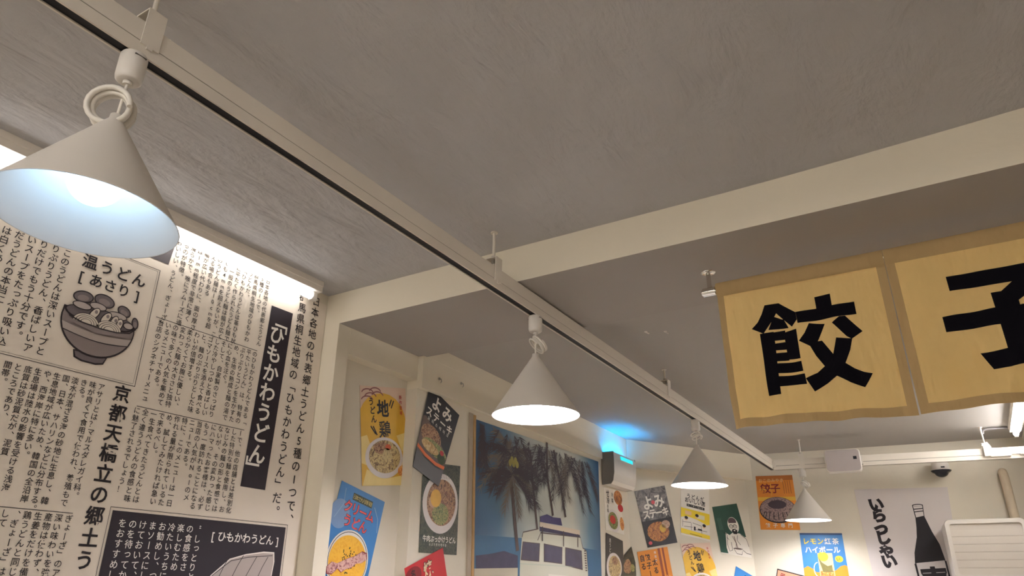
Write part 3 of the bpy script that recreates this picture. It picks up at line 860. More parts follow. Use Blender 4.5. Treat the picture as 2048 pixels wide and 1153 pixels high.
m_ = D['man']
p = Poster(PL_OBL, m_, PW)
p.pp([(0, 0), (1, 0), (1, .62), (.86, .64), (.34, .98), (0, .98)], PG, 1)
p.pp([(.24, 1), (.22, .86), (.30, .55), (.42, .60), (.55, .55), (.8, .56), (.98, .64), (1, 1)], PW, 2)
p.pe(.64, .40, .20, .155, PW, 2)
p.pe(.63, .33, .15, .075, mat('poster_hair', rgb(92, 70, 76), .5), 3)
p.pp([(.48, .36), (.8, .36), (.78, .48), (.7, .56), (.57, .56), (.5, .48)], PW, 4)
p.pp([(.53, .52), (.58, .475), (.66, .475), (.74, .50), (.70, .575), (.58, .575)], PK, 5)
p.pe(.635, .507, .03, .012, PW, 6)
for a in (.55, .69):
    p.pring(a, .425, .065, .033, .014, PK, 5, n=18)
p.pl([(.48, .42), (.76, .42)], .012, PK, 5)
for pts in ([(.33, .60), (.27, .80), (.3, .93), (.4, .9), (.42, .74)], [(.82, .58), (.98, .66), (1, .8)], [(.7, .6), (.64, .7), (.72, .78)], [(.5, .62), (.58, .75), (.54, .84)],
            [(.45, .86), (.52, .96), (.68, .97), (.76, .86), (.45, .86)], [(.76, .88), (.86, .93), (1, .94)], [(.22, .56), (.34, .57), (.30, .60)], [(.3, .64), (.36, .7)]):
    p.pl(pts, .014, PK, 5)
p.pe(.6, .86, .14, .018, mat('poster_noodle_grey', rgb(140, 120, 110), .5), 4)
p.pl([(.56, .62), (.6, .86)], .03, MATS['poster_noodle_grey'], 4)
for k in range(5):
    p.pl([(.1 + .03 * k, .25), (.12 + .03 * k, .5)], .008, mat('poster_green_text', rgb(90, 122, 110), .5), 2)
p.done('poster', 'dark green poster with a line drawing of a bearded man in glasses')

b_ = [Vector(q) for q in D['blue2']]
bx = (b_[1] - b_[0]).normalized()
bd = Vector((bx.y, -bx.x))
p = Poster(PL_OBL, [tuple(b_[0]), tuple(b_[0] + bx * .3), tuple(b_[0] + bx * .3 + bd * .42), tuple(b_[0] + bd * .42)], PB)
p.pr(.35, .07, .8, .16, PK, 1)
p.pr(.40, .09, .75, .14, MATS['poster_steam'], 2)
p.done('poster', 'blue poster whose tip pokes up under the bearded man poster')

p = Poster(PL_BACK, D['org'], PO)
p.pr(0, 0, 1, .09, mat('poster_rust', rgb(186, 110, 50), .4), 1)
p.ph('おこのみやき', .12, .09, .115, .075, mat('poster_outline_cream', rgb(230, 190, 130), .4), off=.012)
for off_, mm, L in ((.022, PRD, 3),):
    p.ph('餃子', .24, .24, .26, .19, mm, L, off=off_)
p.pl([(.38, .15), (.38, .38)], .015, Y1, 2)
p.pr(.08, .25, .62, .265, Y1, 2)
for k in range(4):
    p.pl([(.72 + .06 * k, .10), (.73 + .06 * k, .34)], .012, mat('poster_brown_text', rgb(150, 84, 40), .4), 2)
p.pr(.0, .40, 1, .47, Y1, 1)
p.pe(.5, .64, .48, .24, PK, 3)
p.pe(.5, .63, .46, .225, F_GYOZA, 4)
p.pe(.5, .54, .24, .08, mat('poster_plum', rgb(66, 48, 58), .4, vary=.2, vscale=40), 5)
for k in range(9):
    a = math.pi * (0.1 + 0.8 * k / 8)
    p.pl([(.5 - .36 * math.cos(a), .66 + .02 * math.sin(a)), (.5 - .42 * math.cos(a), .74 + .08 * math.sin(a))], .018, PK, 6)
p.ph('餃子専門', .2, .92, .19, .085, PW, 7, off=.02)
p.done('poster', 'orange dumpling poster with dark oval plate behind the farthest cone lamp')

L_ = D['lemon']
p = Poster(PL_BACK, [L_[0], L_[1], (0.64, 1.325), (0.31, 1.325)], PB)
p.pr(0, 0, 1, .03, mat('poster_navy', rgb(30, 64, 110), .4), 1)
p.ph('レモン', .13, .14, .17, .115, YY, 3, off=.03)
p.ph('紅茶', .64, .14, .18, .115, PW, 3, off=.02)
p.ph('ハイボール', .16, .285, .165, .12, PW, 3, off=.03)
p.pp([(0, .60), (.1, .56), (.2, .60), (.28, .66), (.6, .68), (.75, .62), (.85, .56), (.95, .54), (1, .56), (1, 1), (0, 1)], PO, 1)
p.pr(.36, .34, .70, 1, mat('poster_glass', rgb(206, 190, 150), .3, vary=.2, vscale=30), 2)
p.pe(.48, .40, .12, .08, YY, 3)
p.pp([(.36, .40), (.44, .5), (.56, .56), (.66, .54), (.66, .66), (.44, .66)], mat('poster_olive', rgb(116, 108, 60), .4, vary=.3, vscale=50), 4)
p.pr(.38, .64, .68, 1, F_SHRIMP, 3)
p.pring(.34, .62, .1, .12, .02, PW, 3, a0=90, a1=270, n=16)
p.pe(.84, .44, .09, .055, YY, 3)
p.ph('い', .82, .44, .08, .07, PK, 4, off=.02)
p.done('poster', 'blue lemon tea highball poster with orange clouds low on the back wall')

q_ = [Vector(q) for q in D['p17']]
qx = (q_[1] - q_[0]).normalized()
qd = Vector((qx.y, -qx.x))
p = Poster(PL_BACK, [tuple(q_[0]), tuple(q_[0] + qx * .3), tuple(q_[0] + qx * .3 + qd * .42), tuple(q_[0] + qd * .42)], PK)
p.pr(.02, .02, .98, .98, mat('poster_salmon', rgb(214, 150, 120), .4), 1)
p.ph('ラーメン', .16, .11, .2, .12, PRD, 3, off=.03)
p.done('poster', 'salmon poster with dark edge, its top corner left of the lemon poster', base=0.006)

# ------------------------------------------------------------------ welcome banner with the bottle
M_BAN = mat('white_banner_cloth', rgb(208, 200, 198), 0.75)
s = Sheet(*PL_BACK)
ban_c = [D['ban'][0], (1.44, 2.085), (1.36, 0.75), (0.845, 0.75)]
s.slab(ban_c, M_BAN)
for (q, ch) in zip(D['banchar'], 'いらっしゃい'):
    s.char(ch, q[0], q[1], 0.112 if ch not in 'っゃ' else 0.118, M_INK, 2, 0.06, 0.08, 1.0)
bt = D['bottle']
s.poly(bt, PK, 2)
u0, v0 = bt[0]
u1, v1 = bt[1]
s.poly([(bt[0][0] + .006, bt[0][1] - .004), (bt[1][0] - .006, bt[1][1] - .002), (bt[2][0] - .004, bt[2][1] + .006), (bt[12][0] + .006, bt[12][1] + .004)], M_BAN, 3)
for t in (.30, .52):
    a = (bt[0][0] + (bt[12][0] - bt[0][0]) * t, bt[0][1] + (bt[12][1] - bt[0][1]) * t)
    b = (bt[1][0] + (bt[2][0] - bt[1][0]) * t, bt[1][1] + (bt[2][1] - bt[1][1]) * t)
    s.line([a, b], .007, PK, 4)
s.ell((u0 + u1) / 2, (v0 + v1) / 2, (u1 - u0) / 2, .010, PK, 3)
s.ell((u0 + u1) / 2, (v0 + v1) / 2 - .002, (u1 - u0) / 2 - .007, .005, M_BAN, 4)
la, lb = bt[8], bt[5]
s.poly([(la[0] + .008, la[1] - .006), (lb[0] - .006, lb[1] - .006), (lb[0] + .015, 1.0), (la[0] + .035, 1.0)], M_BAN, 3)
s.line([(la[0] + .0, la[1] - .01), (la[0] + .03, 1.0)], .012, PK, 4)
s.line([(lb[0] + .0, lb[1] - .01), (lb[0] + .022, 1.0)], .012, PK, 4)
s.char('麦', (la[0] + lb[0]) / 2 + .012, D['mugi'][0][1] - .03, .19, M_INK, 5, .05, .05)
tag(s.build('welcome_banner', 0.004), 'white hanging banner with vertical black welcome writing and a black bottle', 'banner')

# ------------------------------------------------------------------ beach picture in its recess on the left wall
pic = thing('beach_picture', 'large blue beach picture with palm trees and an old van on the left wall', 'picture', (-2.15, 3.9, 0.9))
def grad(name, stops, axis='Y', lo=0, hi=1):
    m = bpy.data.materials.new(name)
    m.use_nodes = True
    nt = m.node_tree
    b = nt.nodes['Principled BSDF']
    b.inputs['Roughness'].default_value = 0.55
    tc = nt.nodes.new('ShaderNodeTexCoord')
    sp = nt.nodes.new('ShaderNodeSeparateXYZ')
    nt.links.new(tc.outputs['Object'], sp.inputs[0])
    nz = nt.nodes.new('ShaderNodeTexNoise')
    nz.inputs['Scale'].default_value = 2.5
    nt.links.new(tc.outputs['Object'], nz.inputs['Vector'])
    ma = nt.nodes.new('ShaderNodeMath'); ma.operation = 'MULTIPLY_ADD'
    ma.inputs[1].default_value = 0.25
    nt.links.new(nz.outputs['Fac'], ma.inputs[0])
    mr = nt.nodes.new('ShaderNodeMapRange')
    mr.inputs[1].default_value, mr.inputs[2].default_value = lo, hi
    nt.links.new(sp.outputs[axis], ma.inputs[2])
    nt.links.new(ma.outputs[0], mr.inputs[0])
    cr = nt.nodes.new('ShaderNodeValToRGB')
    e = cr.color_ramp.elements
    e[0].position, e[0].color = stops[0]
    e[1].position, e[1].color = stops[-1]
    for pz, cz in stops[1:-1]:
        x = e.new(pz); x.color = cz
    nt.links.new(mr.outputs[0], cr.inputs[0])
    nt.links.new(cr.outputs[0], b.inputs['Base Color'])
    return m
PU0, PU1 = 0.515, 2.14
# printed sky: deep blue at both side edges, hazy cream in the middle
M_SKY = grad('printed_sky', [(0.0, rgb(46, 80, 116)), (0.16, rgb(80, 118, 148)), (0.36, rgb(176, 184, 180)), (0.72, rgb(196, 196, 184)), (0.90, rgb(100, 134, 156)), (1.0, rgb(42, 84, 122))], 'X', -0.70, 0.93)
M_SEA = mat('printed_sea', rgb(56, 98, 132), .55, vary=.12, vscale=9)
M_PALM = mat('printed_palm', rgb(82, 74, 82), .6)
M_PALM2 = mat('printed_palm_light', rgb(124, 114, 108), .6)
M_TRUNK = mat('printed_trunk', rgb(84, 70, 68), .6)
M_VAN = mat('printed_van', rgb(196, 194, 178), .55)
M_VAN2 = mat('printed_van_roof', rgb(180, 186, 172), .55)
M_GLASS = mat('printed_van_glass', rgb(66, 62, 82), .5, vary=.45, vscale=14)
M_ROCK = mat('printed_harbour', rgb(64, 60, 84), .6, vary=.3, vscale=20)
M_SAND = mat('printed_sand', rgb(186, 178, 158), .6)
M_LUG = mat('printed_luggage', rgb(66, 60, 104), .6, vary=.25, vscale=30)
BOT = 0.95
s = Sheet(*PL_LEFT)
s.slab([(PU0, 2.152), (2.148, 2.172), (2.12, BOT), (0.545, BOT)], M_SKY, 0.004)
s.build('picture_panel', 0.006, pic)
s = Sheet(*PL_LEFT)
hz = D['P_horizon']
s.poly([(0.53, hz[0][1]), (hz[1][0], hz[1][1]), (2.125, hz[3][1]), (2.12, BOT), (0.545, BOT)], M_SEA, 1)
s.poly(D['P_dark'], M_ROCK, 2)
s.poly([D['P_sand'][0], D['P_sand'][1], (D['P_sand'][2][0], BOT), (0.545, BOT)], M_SAND, 3)
for key in ('A', 'B', 'C', 'D'):
    s.line(D['P_trunk' + key], 0.034 if key == 'A' else 0.026, M_TRUNK, 4)
s.build('printed_scenery', 0.0065, pic)
s = Sheet(*PL_LEFT)
random.seed(11)
def frond(u, v, ang, L, droop, mm, layer, lf=.08):
    """arched rib with two rows of narrow hanging leaflets"""
    n = 18
    pts = []
    for i in range(n + 1):
        t = i / n
        pts.append((u + 1.9 * L * t * math.cos(ang), v + L * t * math.sin(ang) - droop * t * t))
    pts = [q for q in pts if q[1] < 2.145 and PU0 + 0.02 < q[0] < 2.12]
    if len(pts) < 3:
        return
    s.line(pts, 0.005, mm, layer)
    for i in range(1, len(pts)):
        t = i / len(pts)
        (ax, ay), (bx, by) = pts[i - 1], pts[i]
        ta = math.atan2(by - ay, bx - ax)
        for sgn in (-1, 1):
            for jj in range(2):
                f = random.random()
                qx, qy = ax + (bx - ax) * f, ay + (by - ay) * f
                l = lf * (0.5 + 0.5 * math.sin(math.pi * (0.12 + 0.8 * t))) * random.uniform(.6, 1.2)
                a = ta + sgn * random.uniform(.35, .75)
                ex = qx + math.cos(a) * l * 1.7
                ey = qy + math.sin(a) * l - l * 0.45 * t
                ex, ey = max(PU0 + 0.015, min(2.125, ex)), min(2.148, ey)
                w = 0.0055
                nx, ny = -math.sin(a) * w / 2, math.cos(a) * w / 2
                s.put([(qx - nx, qy - ny), (qx + nx, qy + ny), (ex, ey)], [(0, 1, 2)], mm, layer + jj)
cr = D['P_crowns']
for (u, v), L, a0, a1 in ((cr[0], .19, -50, 230), (cr[1], .17, -70, 250)):
    for k in range(13):
        a = math.radians(a0 + (a1 - a0) * k / 12 + random.uniform(-6, 6))
        frond(u, v, a, L * random.uniform(.75, 1.15), .03 + .10 * random.random(), M_PALM if random.random() < .65 else M_PALM2, 5, .062)
for u, v, L in ((cr[2][0], 2.24, .22), (cr[3][0], 2.26, .34), (cr[4][0], 2.24, .30), (cr[4][0] + .13, 2.27, .36), (cr[5][0] + .03, 2.25, .36), (cr[6][0] - .02, 2.24, .40), (cr[6][0] + .12, 2.25, .34), (cr[7][0] + .04, 2.22, .30)):
    for k in range(4):
        a = math.radians(235 + 70 * k / 3 + random.uniform(-9, 9))
        frond(u, v, a, L * random.uniform(.7, 1.15), .08, M_PALM if random.random() < .75 else M_PALM2, 7, .065)
for k in range(4):
    frond(0.54 + .02 * k, 2.16, math.radians(285 - 8 * k), .2, .05, M_PALM, 7, .05)
for k in range(5):
    s.ell(cr[0][0] - .02 + .02 * k, cr[0][1] - .04 + .02 * (k % 2), .018, .02, mat('printed_coconut', rgb(160, 150, 78), .6), 9, n=12)
s.build('printed_palms', 0.0066, pic)
s = Sheet(*PL_LEFT)
vn = list(D['P_van'])
vn[-1] = (vn[-1][0], BOT)
vn[-2] = (vn[-2][0], BOT)
s.poly(vn, M_VAN, 1)
s.poly(D['P_hatch'], M_VAN, 2)
s.line(vn[2:8], .007, M_TRUNK, 3)
s.line([(vn[0][0], vn[0][1] - .01), (vn[7][0], vn[7][1] + .02)], .006, M_VAN2, 3)
hp = D['P_hatch']
s.line([hp[0], hp[1], hp[2]], .006, M_TRUNK, 3)
for kk in ('w1', 'w2', 'w3'):
    w_ = D['P_' + kk]
    s.poly(w_, M_TRUNK, 3)
    cu_, cv_ = sum(q[0] for q in w_) / 4, sum(q[1] for q in w_) / 4
    s.poly([(cu_ + (q[0] - cu_) * .92, cv_ + (q[1] - cv_) * .9) for q in w_], M_GLASS, 4)
s.poly(D['P_rackb'], M_ROCK, 5)
s.poly(D['P_rack'], mat('printed_board', rgb(206, 190, 170), .6), 6)
s.poly(D['P_lug'], M_LUG, 5)
lg = D['P_legs']
for i in (0, 2, 4):
    s.line([lg[i], lg[i + 1]], .012, M_TRUNK, 7)
for i in range(9):
    w3 = D['P_w3']
    t = i / 8
    a = (w3[1][0] + .05 + .012 * t, w3[1][1] + (w3[2][1] - w3[1][1]) * t)
    s.rect(a[0] - .014, a[1] - .004, a[0] + .014, a[1] + .004, M_TRUNK, 5)
s.poly(D['P_plate'], mat('printed_plate', rgb(214, 208, 196), .6), 5)
s.build('printed_van', 0.0066, pic)
# wooden edge strip at the left of the picture
M_WOOD = mat('pale_wood_strip', rgb(176, 140, 92), .6, vary=.15, vscale=25)
s = Sheet(*PL_LEFT)
s.slab([(0.488, 2.17), (0.507, 2.17), (0.54, BOT), (0.52, BOT)], M_WOOD, 0.012)
s.build('wooden_edge_strip', 0.013, pic)
s = Sheet(*PL_LEFT)
s.slab([(0.452, 2.175), (0.486, 2.175), (0.518, BOT), (0.485, BOT)], mat('grey_edge_strip', rgb(170, 156, 138), .6), 0.008)
s.build('grey_edge_strip', 0.009, pic)

rel(pic)

# ------------------------------------------------------------------ lighting tracks
RAIL_A, RAIL_B = Vector((-1.266, -0.25, 2.3106)), Vector((-1.258, 6.02, 2.212))
def rail_at(y):
    t = (y - RAIL_A.y) / (RAIL_B.y - RAIL_A.y)
    return RAIL_A + (RAIL_B - RAIL_A) * t
def rail_matrix(A, B):
    ax = (B - A).normalized()
    side = ax.cross(Vector((0, 0, 1))).normalized()
    up = side.cross(ax)
    M = Matrix((side, ax, up)).transposed().to_4x4()
    M.translation = A
    return M, (B - A).length
def track_parts(root, A, B, gaps=()):
    M, L = rail_matrix(A, B)
    mb = MB()
    w = 0.0175
    # lower power track: thin side walls and lips around an open slot below
    mb.prism([(-w, 0, 0), (-0.0125, 0, 0), (-0.0125, 0, 0.003), (-0.015, 0, 0.003), (-0.015, 0, 0.022), (0.015, 0, 0.022), (0.015, 0, 0.003), (0.0125, 0, 0.003), (0.0125, 0, 0), (w, 0, 0), (w, 0, 0.029), (-w, 0, 0.029)][::-1], (0, L, 0), M_METAL, M)
    mb.build('power_track', root)
    mb = MB()
    mb.box((-0.0145, 0.002, 0.0035), (0.0145, L - 0.002, 0.0215), M_SLOT, M)
    mb.build('dark_slot', root)
    mb = MB()
    mb.box((-w + 0.0012, 0, 0.029), (w - 0.0012, L, 0.031), M_GROOVE, M)
    mb.build('joint_line', root)
    mb = MB()
    mb.box((-w, 0, 0.031), (w, L, 0.078), M_METAL, M)
    mb.build('support_channel', root, bevel=0.0015)
def hanger(root, x, y, zrail, zceil, ax, tall=0.06):
    """threaded rod with a U bracket gripping the channel"""
    o = MB().tube([(x, y, zrail + 0.085), (x, y, zceil - 0.001)], 0.0055, M_METAL, 8).lathe([(0.013, zceil - 0.006), (0.013, zceil - 0.001)], M_METAL, 16, Matrix.Translation((x, y, 0)), cap=True).build('hanger_rod', root)
    ang = math.atan2(-ax.x, ax.y)
    M = Matrix.Translation((x, y, zrail)) @ Matrix.Rotation(ang, 4, 'Z')
    b = MB()
    for sx in (-1, 1):
        b.prism([(sx * 0.018, -0.020, 0.024), (sx * 0.018, 0.020, 0.024), (sx * 0.020, 0.020, 0.112), (sx * 0.020, -0.020, 0.112)], (sx * 0.003, 0, 0), M_METAL, M)
    b.box((-0.023, -0.020, 0.112), (0.023, 0.020, 0.1155), M_METAL, M)
    b.lathe([(0.010, 0.096), (0.010, 0.124)], M_STEEL, 6, M, smooth=False, cap=True)
    b.box((-0.022, -0.006, 0.018), (0.022, 0.006, 0.030), M_METAL, M)
    b.build('hanger_bracket', o)

trk = thing('lighting_track', 'long white lighting track running diagonally away under the ceiling', 'lighting track', RAIL_A)
_inv = Matrix.Translation(-RAIL_A)
track_parts(trk, RAIL_A, RAIL_B)
for (y, zc) in ((0.60, ZC), (1.931, ZC), (3.641, ZR)):
    q = rail_at(y)
    hanger(trk, q.x, y, q.z, zc, RAIL_B - RAIL_A)
rel(trk)

T2A, T2B = Vector((-1.236, 5.962, 2.205)), Vector((0.452, 6.170, 2.196))
trk2 = thing('lighting_track', 'shorter cream lighting track along the back wall, above the dome camera', 'lighting track', T2A)
track_parts(trk2, T2A, T2B)
def t2_at(x):
    t = (x - T2A.x) / (T2B.x - T2A.x)
    return T2A + (T2B - T2A) * t
for x in (-1.028, 0.191):
    q = t2_at(x)
    hanger(trk2, x, q.y, q.z, ZR, T2B - T2A)
# corner connector, feed box and its cable
q = t2_at(-1.225)
MB().box((-0.024, -0.02, 0.0), (0.024, 0.03, 0.04), M_METAL, Matrix.Translation(q + Vector((-0.015, 0, 0.02)))).build('corner_connector', trk2, bevel=0.003)
M2, L2 = rail_matrix(T2A, T2B)
u0 = (t2_at(0.172) - T2A).length
MB().box((0.018, u0 - 0.002, 0.018), (0.050, u0 + 0.036, 0.092), M_METAL, M2).box((0.018, u0 + 0.034, 0.014), (0.046, u0 + 0.158, 0.056), M_METAL, M2).build('feed_box', trk2, bevel=0.003)
q = t2_at(0.205)
MB().tube([(0.215, q.y - 0.02, q.z + 0.05), (0.222, q.y - 0.02, q.z + 0.085), (0.205, q.y - 0.015, q.z + 0.12), (0.193, q.y - 0.008, q.z + 0.115), (0.188, q.y - 0.008, q.z + 0.22)], 0.005, M_CORD, 8).build('feed_cable', trk2)
q = t2_at(0.33)
MB().tube([(0.33, q.y - 0.032, q.z + 0.03), (0.43, q.y - 0.02, q.z + 0.03), (0.459, q.y - 0.016, q.z + 0.03)], 0.008, M_METAL, 10).tube([(0.385, q.y - 0.026, q.z + 0.03), (0.42, q.y - 0.021, q.z + 0.03)], 0.013, M_METAL, 10).build('feed_pipe', trk2)
rel(trk2)

# ------------------------------------------------------------------ cone pendant lamps
def bulb_mat(k, colr, pw):
    return mat('lit_bulb_%s' % k, (1, 1, 1, 1), 0.4, emit=colr, power=pw)
def pendant(pos, zrim, r, zapex, label, coil, bulb, tilt=(0, 0), coil_r=0.036, zcoil=None):
    """pos: underside of the track; cone from zapex to zrim"""
    root = thing('pendant_lamp', label, 'pendant lamp', pos, 0, 'cone pendant lamps on the lighting tracks')
    x, y, z = pos
    ad = MB().lathe([(0.0, -0.064), (0.020, -0.064), (0.0245, -0.060), (0.026, -0.052), (0.026, -0.004), (0.024, 0.0)], M_PLASTIC, 36, Matrix.Identity(4), cap=True)
    ad.build('track_adapter', root)
    MB().box((-0.0262, -0.012, -0.011), (0.0262, 0.012, -0.009), M_GROOVE).build('adapter_slot', root)
    MB().lathe([(0.009, -0.072), (0.009, -0.064), (0.007, -0.064)], M_PLASTIC, 20, cap=True).build('cord_grip', root)
    T = Matrix.Rotation(tilt[0], 4, 'X') @ Matrix.Rotation(tilt[1], 4, 'Y')
    za, zr = zapex - z, zrim - z
    P = Matrix.Translation((0, 0, -0.07)) @ T @ Matrix.Translation((0, 0, 0.07))
    MB().tube([P @ Vector((0, 0, -0.068)), P @ Vector((0, 0, (za - 0.068) / 2)), P @ Vector((0, 0, za + 0.004))], 0.0032, M_CORD, 8).build('cord', root)
    # cord slack tied up in loops
    zc = (zcoil - z) if zcoil else (-0.07 + za) / 2
    pts = []
    rnd = random.Random(int(y * 100))
    nl = coil['loops']
    for k in range(nl * 20 + 1):
        a = 2 * math.pi * k / 20
        lp = k / 20
        rr = coil_r * (1 + 0.10 * math.sin(lp * 2.1 + 1) + 0.05 * (rnd.random() - .5) * 0)
        v = Vector((rr * math.cos(a), (lp - nl / 2) * coil['pitch'], rr * math.sin(a)))
        pts.append(v)
    R = Matrix.Rotation(coil['yaw'], 4, 'Z') @ Matrix.Rotation(coil['lean'], 4, 'X')
    off = Vector(coil['off'])
    MB().tube([P @ (Vector((0, 0, zc)) + off + R @ v) for v in pts], coil['thick'], M_CORD, 8).build('cord_coil', root)
    MB().lathe([(0.0045, za + 0.012), (0.012, za + 0.010), (0.0135, za - 0.012)], M_SHADE, 24, P, cap=True).build('shade_cap', root)
    rt = 0.0125
    sh = MB()
    n = 14
    prof = [(rt + (r - rt) * i / n, za + (zr - za) * i / n) for i in range(n + 1)]
    sh.lathe(prof, M_SHADE, 72, P)
    inn = [(max(rr - 0.002, 0.002), zz - 0.001) for rr, zz in prof]
    sh.lathe([prof[-1], (r - 0.001, zr - 0.0012), (r - 0.002, zr)] + inn[::-1][1:], M_INNER, 72, P)
    sh.build('shade', root)
    MB().lathe([(0.0, za - 0.03), (0.02, za - 0.03), (0.02, zr + 0.135)], M_PLASTIC, 24, P).build('lamp_holder', root)
    bz, br = zr + 0.082, 0.05
    prof = [(0.016, bz + br + 0.012)] + [(max(1e-4, br * math.sin(math.radians(a))), bz + br * math.cos(math.radians(a))) for a in range(20, 181, 10)]
    MB().lathe(prof, bulb, 36, P).build('bulb', root)
    return root
B1m = bulb_mat('cool', (0.46, 0.76, 1.0, 1), BULB_POWER * 0.012)
B2m = bulb_mat('neutral', (1.0, 0.96, 1.0, 1), BULB_POWER)
B3m = bulb_mat('white', (1.0, 0.98, 1.0, 1), BULB_POWER)
C1 = dict(loops=4, pitch=0.010, yaw=0.75, lean=0.06, off=(-0.010, -0.010, 0.0), thick=0.0055)
C2 = dict(loops=4, pitch=0.006, yaw=-0.9, lean=0.75, off=(0.012, 0.0, 0.0), thick=0.0036)
C3 = dict(loops=3, pitch=0.012, yaw=1.2, lean=1.1, off=(0, 0.0, 0.0), thick=0.004)
q = rail_at(0.586)
pendant((q.x, 0.586, q.z), 1.92, 0.160, 2.139, 'cone lamp hanging nearest, at the left edge, with a pale blue lit inside', C1, B1m, (-0.035, 0), 0.036, 2.163)
q = rail_at(2.228)
pendant((q.x, 2.228, q.z), 1.89, 0.159, 2.112, 'second cone lamp along the long track, in front of the beach picture', C2, B2m, (0, 0), 0.032)
q = rail_at(4.110)
pendant((q.x, 4.110, q.z), 1.87, 0.157, 2.0875, 'third cone lamp along the long track, above the bearded man poster', C3, B3m, (0, 0.03), 0.026, 2.15)
q = t2_at(-1.036)
pendant((q.x, q.y, q.z), 1.825, 0.163, 2.045, 'smallest, farthest cone lamp, hanging from the back track over the orange dumpling poster', C2, B3m, (0, 0.02), 0.03)

# ------------------------------------------------------------------ unseen tables added under the lamps to bounce light upwards
M_TABLE = mat('white_table_laminate', rgb(232, 228, 220), 0.4)
M_LEG = mat('black_table_leg', rgb(40, 38, 38), 0.5)
for (tx, ty, lbl) in ((-1.25, 0.60, 'unseen white table added for bounce light under the nearest cone lamp beside the newspaper mural'), (-1.25, 2.25, 'unseen white table added for bounce light under the second cone lamp'),
                      (-1.25, 4.10, 'unseen white table added for bounce light under the third cone lamp'), (-1.0, 5.75, 'unseen white table added for bounce light under the farthest cone lamp')):
    t = thing('bounce_table', lbl, 'table', (tx, ty, 0), 0, 'added bounce tables along the track')
    MB().box((-0.40, -0.55, 0.70), (0.40, 0.55, 0.73), M_TABLE).build('table_top', t, bevel=0.004)
    for sx in (-1, 1):
        for sy in (-1, 1):
            MB().box((sx * 0.36 - 0.02, sy * 0.50 - 0.02, 0), (sx * 0.36 + 0.02, sy * 0.50 + 0.02, 0.70), M_LEG).build('leg', t)

# ------------------------------------------------------------------ strip lights
def strip_light(A, B, label, tube_mat, side, group='strip lights along the walls'):
    """A, B: ends at ceiling level of the housing centre line"""
    A, B = Vector(A), Vector(B)
    root = thing('strip_light', label, 'strip light', A, 0, group)
    M, L = rail_matrix(A, B)
    hb = MB()
    hb.prism([(-0.038, 0, 0), (0.038, 0, 0), (0.038, 0, -0.022), (0.034, 0, -0.024), (0.034, 0, -0.046), (-0.034, 0, -0.046), (-0.034, 0, -0.024), (-0.038, 0, -0.022)], (0, L, 0), M_METAL, M)
    hb.build('housing', root, bevel=0.001)
    tb = MB().tube([M @ Vector((0, 0.02, -0.062)), M @ Vector((0, L - 0.03, -0.062))], 0.017, tube_mat, 20)
    tb.build('tube', root)
    for yy in (0.0, L - 0.032):
        MB().box((-0.012, yy, -0.082), (0.012, yy + 0.03, -0.035), M_PLASTIC, M).build('socket', root, bevel=0.003)
    rel(root)
    return root
strip_light((-2.165, 0.50, ZC), (-2.165, 1.952, ZC), 'lit strip light on the ceiling along the top of the newspaper mural', M_TUBE, 1)
strip_light((0.395, 4.90, ZR), (0.395, 6.20, ZR), 'lit strip light at the right edge beyond the yellow curtain', M_TUBE_R, -1)
strip_light((-1.6, -2.7, ZC), (1.2, -2.7, ZC), 'unseen fill strip light added on the ceiling along the rear wall behind the viewer', M_TUBE_FILL, 1)  # this and the next are added out of view to brighten ceiling and curtain
strip_light((-1.6, -1.5, ZC), (1.2, -1.5, ZC), 'unseen fill strip light added across the ceiling just behind the viewer', M_TUBE_FILL, 1)
# grey conduit from the right strip light to the track feed
tag(MB().tube([(0.355, 6.185, ZR - 0.012), (0.24, 6.165, ZR - 0.012), (0.205, 6.158, ZR - 0.020), (0.197, 6.155, ZR - 0.05)], 0.008, mat('dark_conduit', rgb(120, 114, 114), 0.4), 10).build('conduit'), 'thin grey conduit running along the ceiling to the right strip light', 'conduit')

# ------------------------------------------------------------------ noren curtain
YN = D['YN']
fx, fy, fz = D['flange']
PX0, PX1, PZ = -0.632, 0.44, 2.284
pole = thing('curtain_pole', 'chrome curtain pole bracket and rod holding the yellow curtain', 'curtain rod', (fx, YN, ZS))
for xx in (fx, 0.40):
    MB().lathe([(0.0, ZS - 0.004), (0.022, ZS - 0.004), (0.026, ZS - 0.001)], M_CHROME, 28, Matrix.Translation((xx, YN, 0)), cap=True).build('ceiling_flange', pole)
    MB().lathe([(0.008, PZ + 0.01), (0.008, ZS - 0.004)], M_CHROME, 18, Matrix.Translation((xx, YN, 0)), cap=True).build('post', pole)
    MB().tube([(xx - 0.024, YN, PZ), (xx - 0.020, YN, PZ), (xx + 0.020, YN, PZ)], 0.0155, M_CHROME, 22).tube([(xx - 0.028, YN, PZ), (xx - 0.024, YN, PZ)], 0.011, M_CHROME, 22).build('rod_holder', pole)
MB().tube([(PX0, YN, PZ), (PX1, YN, PZ)], 0.0095, M_CHROME, 18).build('rod', pole)
rel(pole)

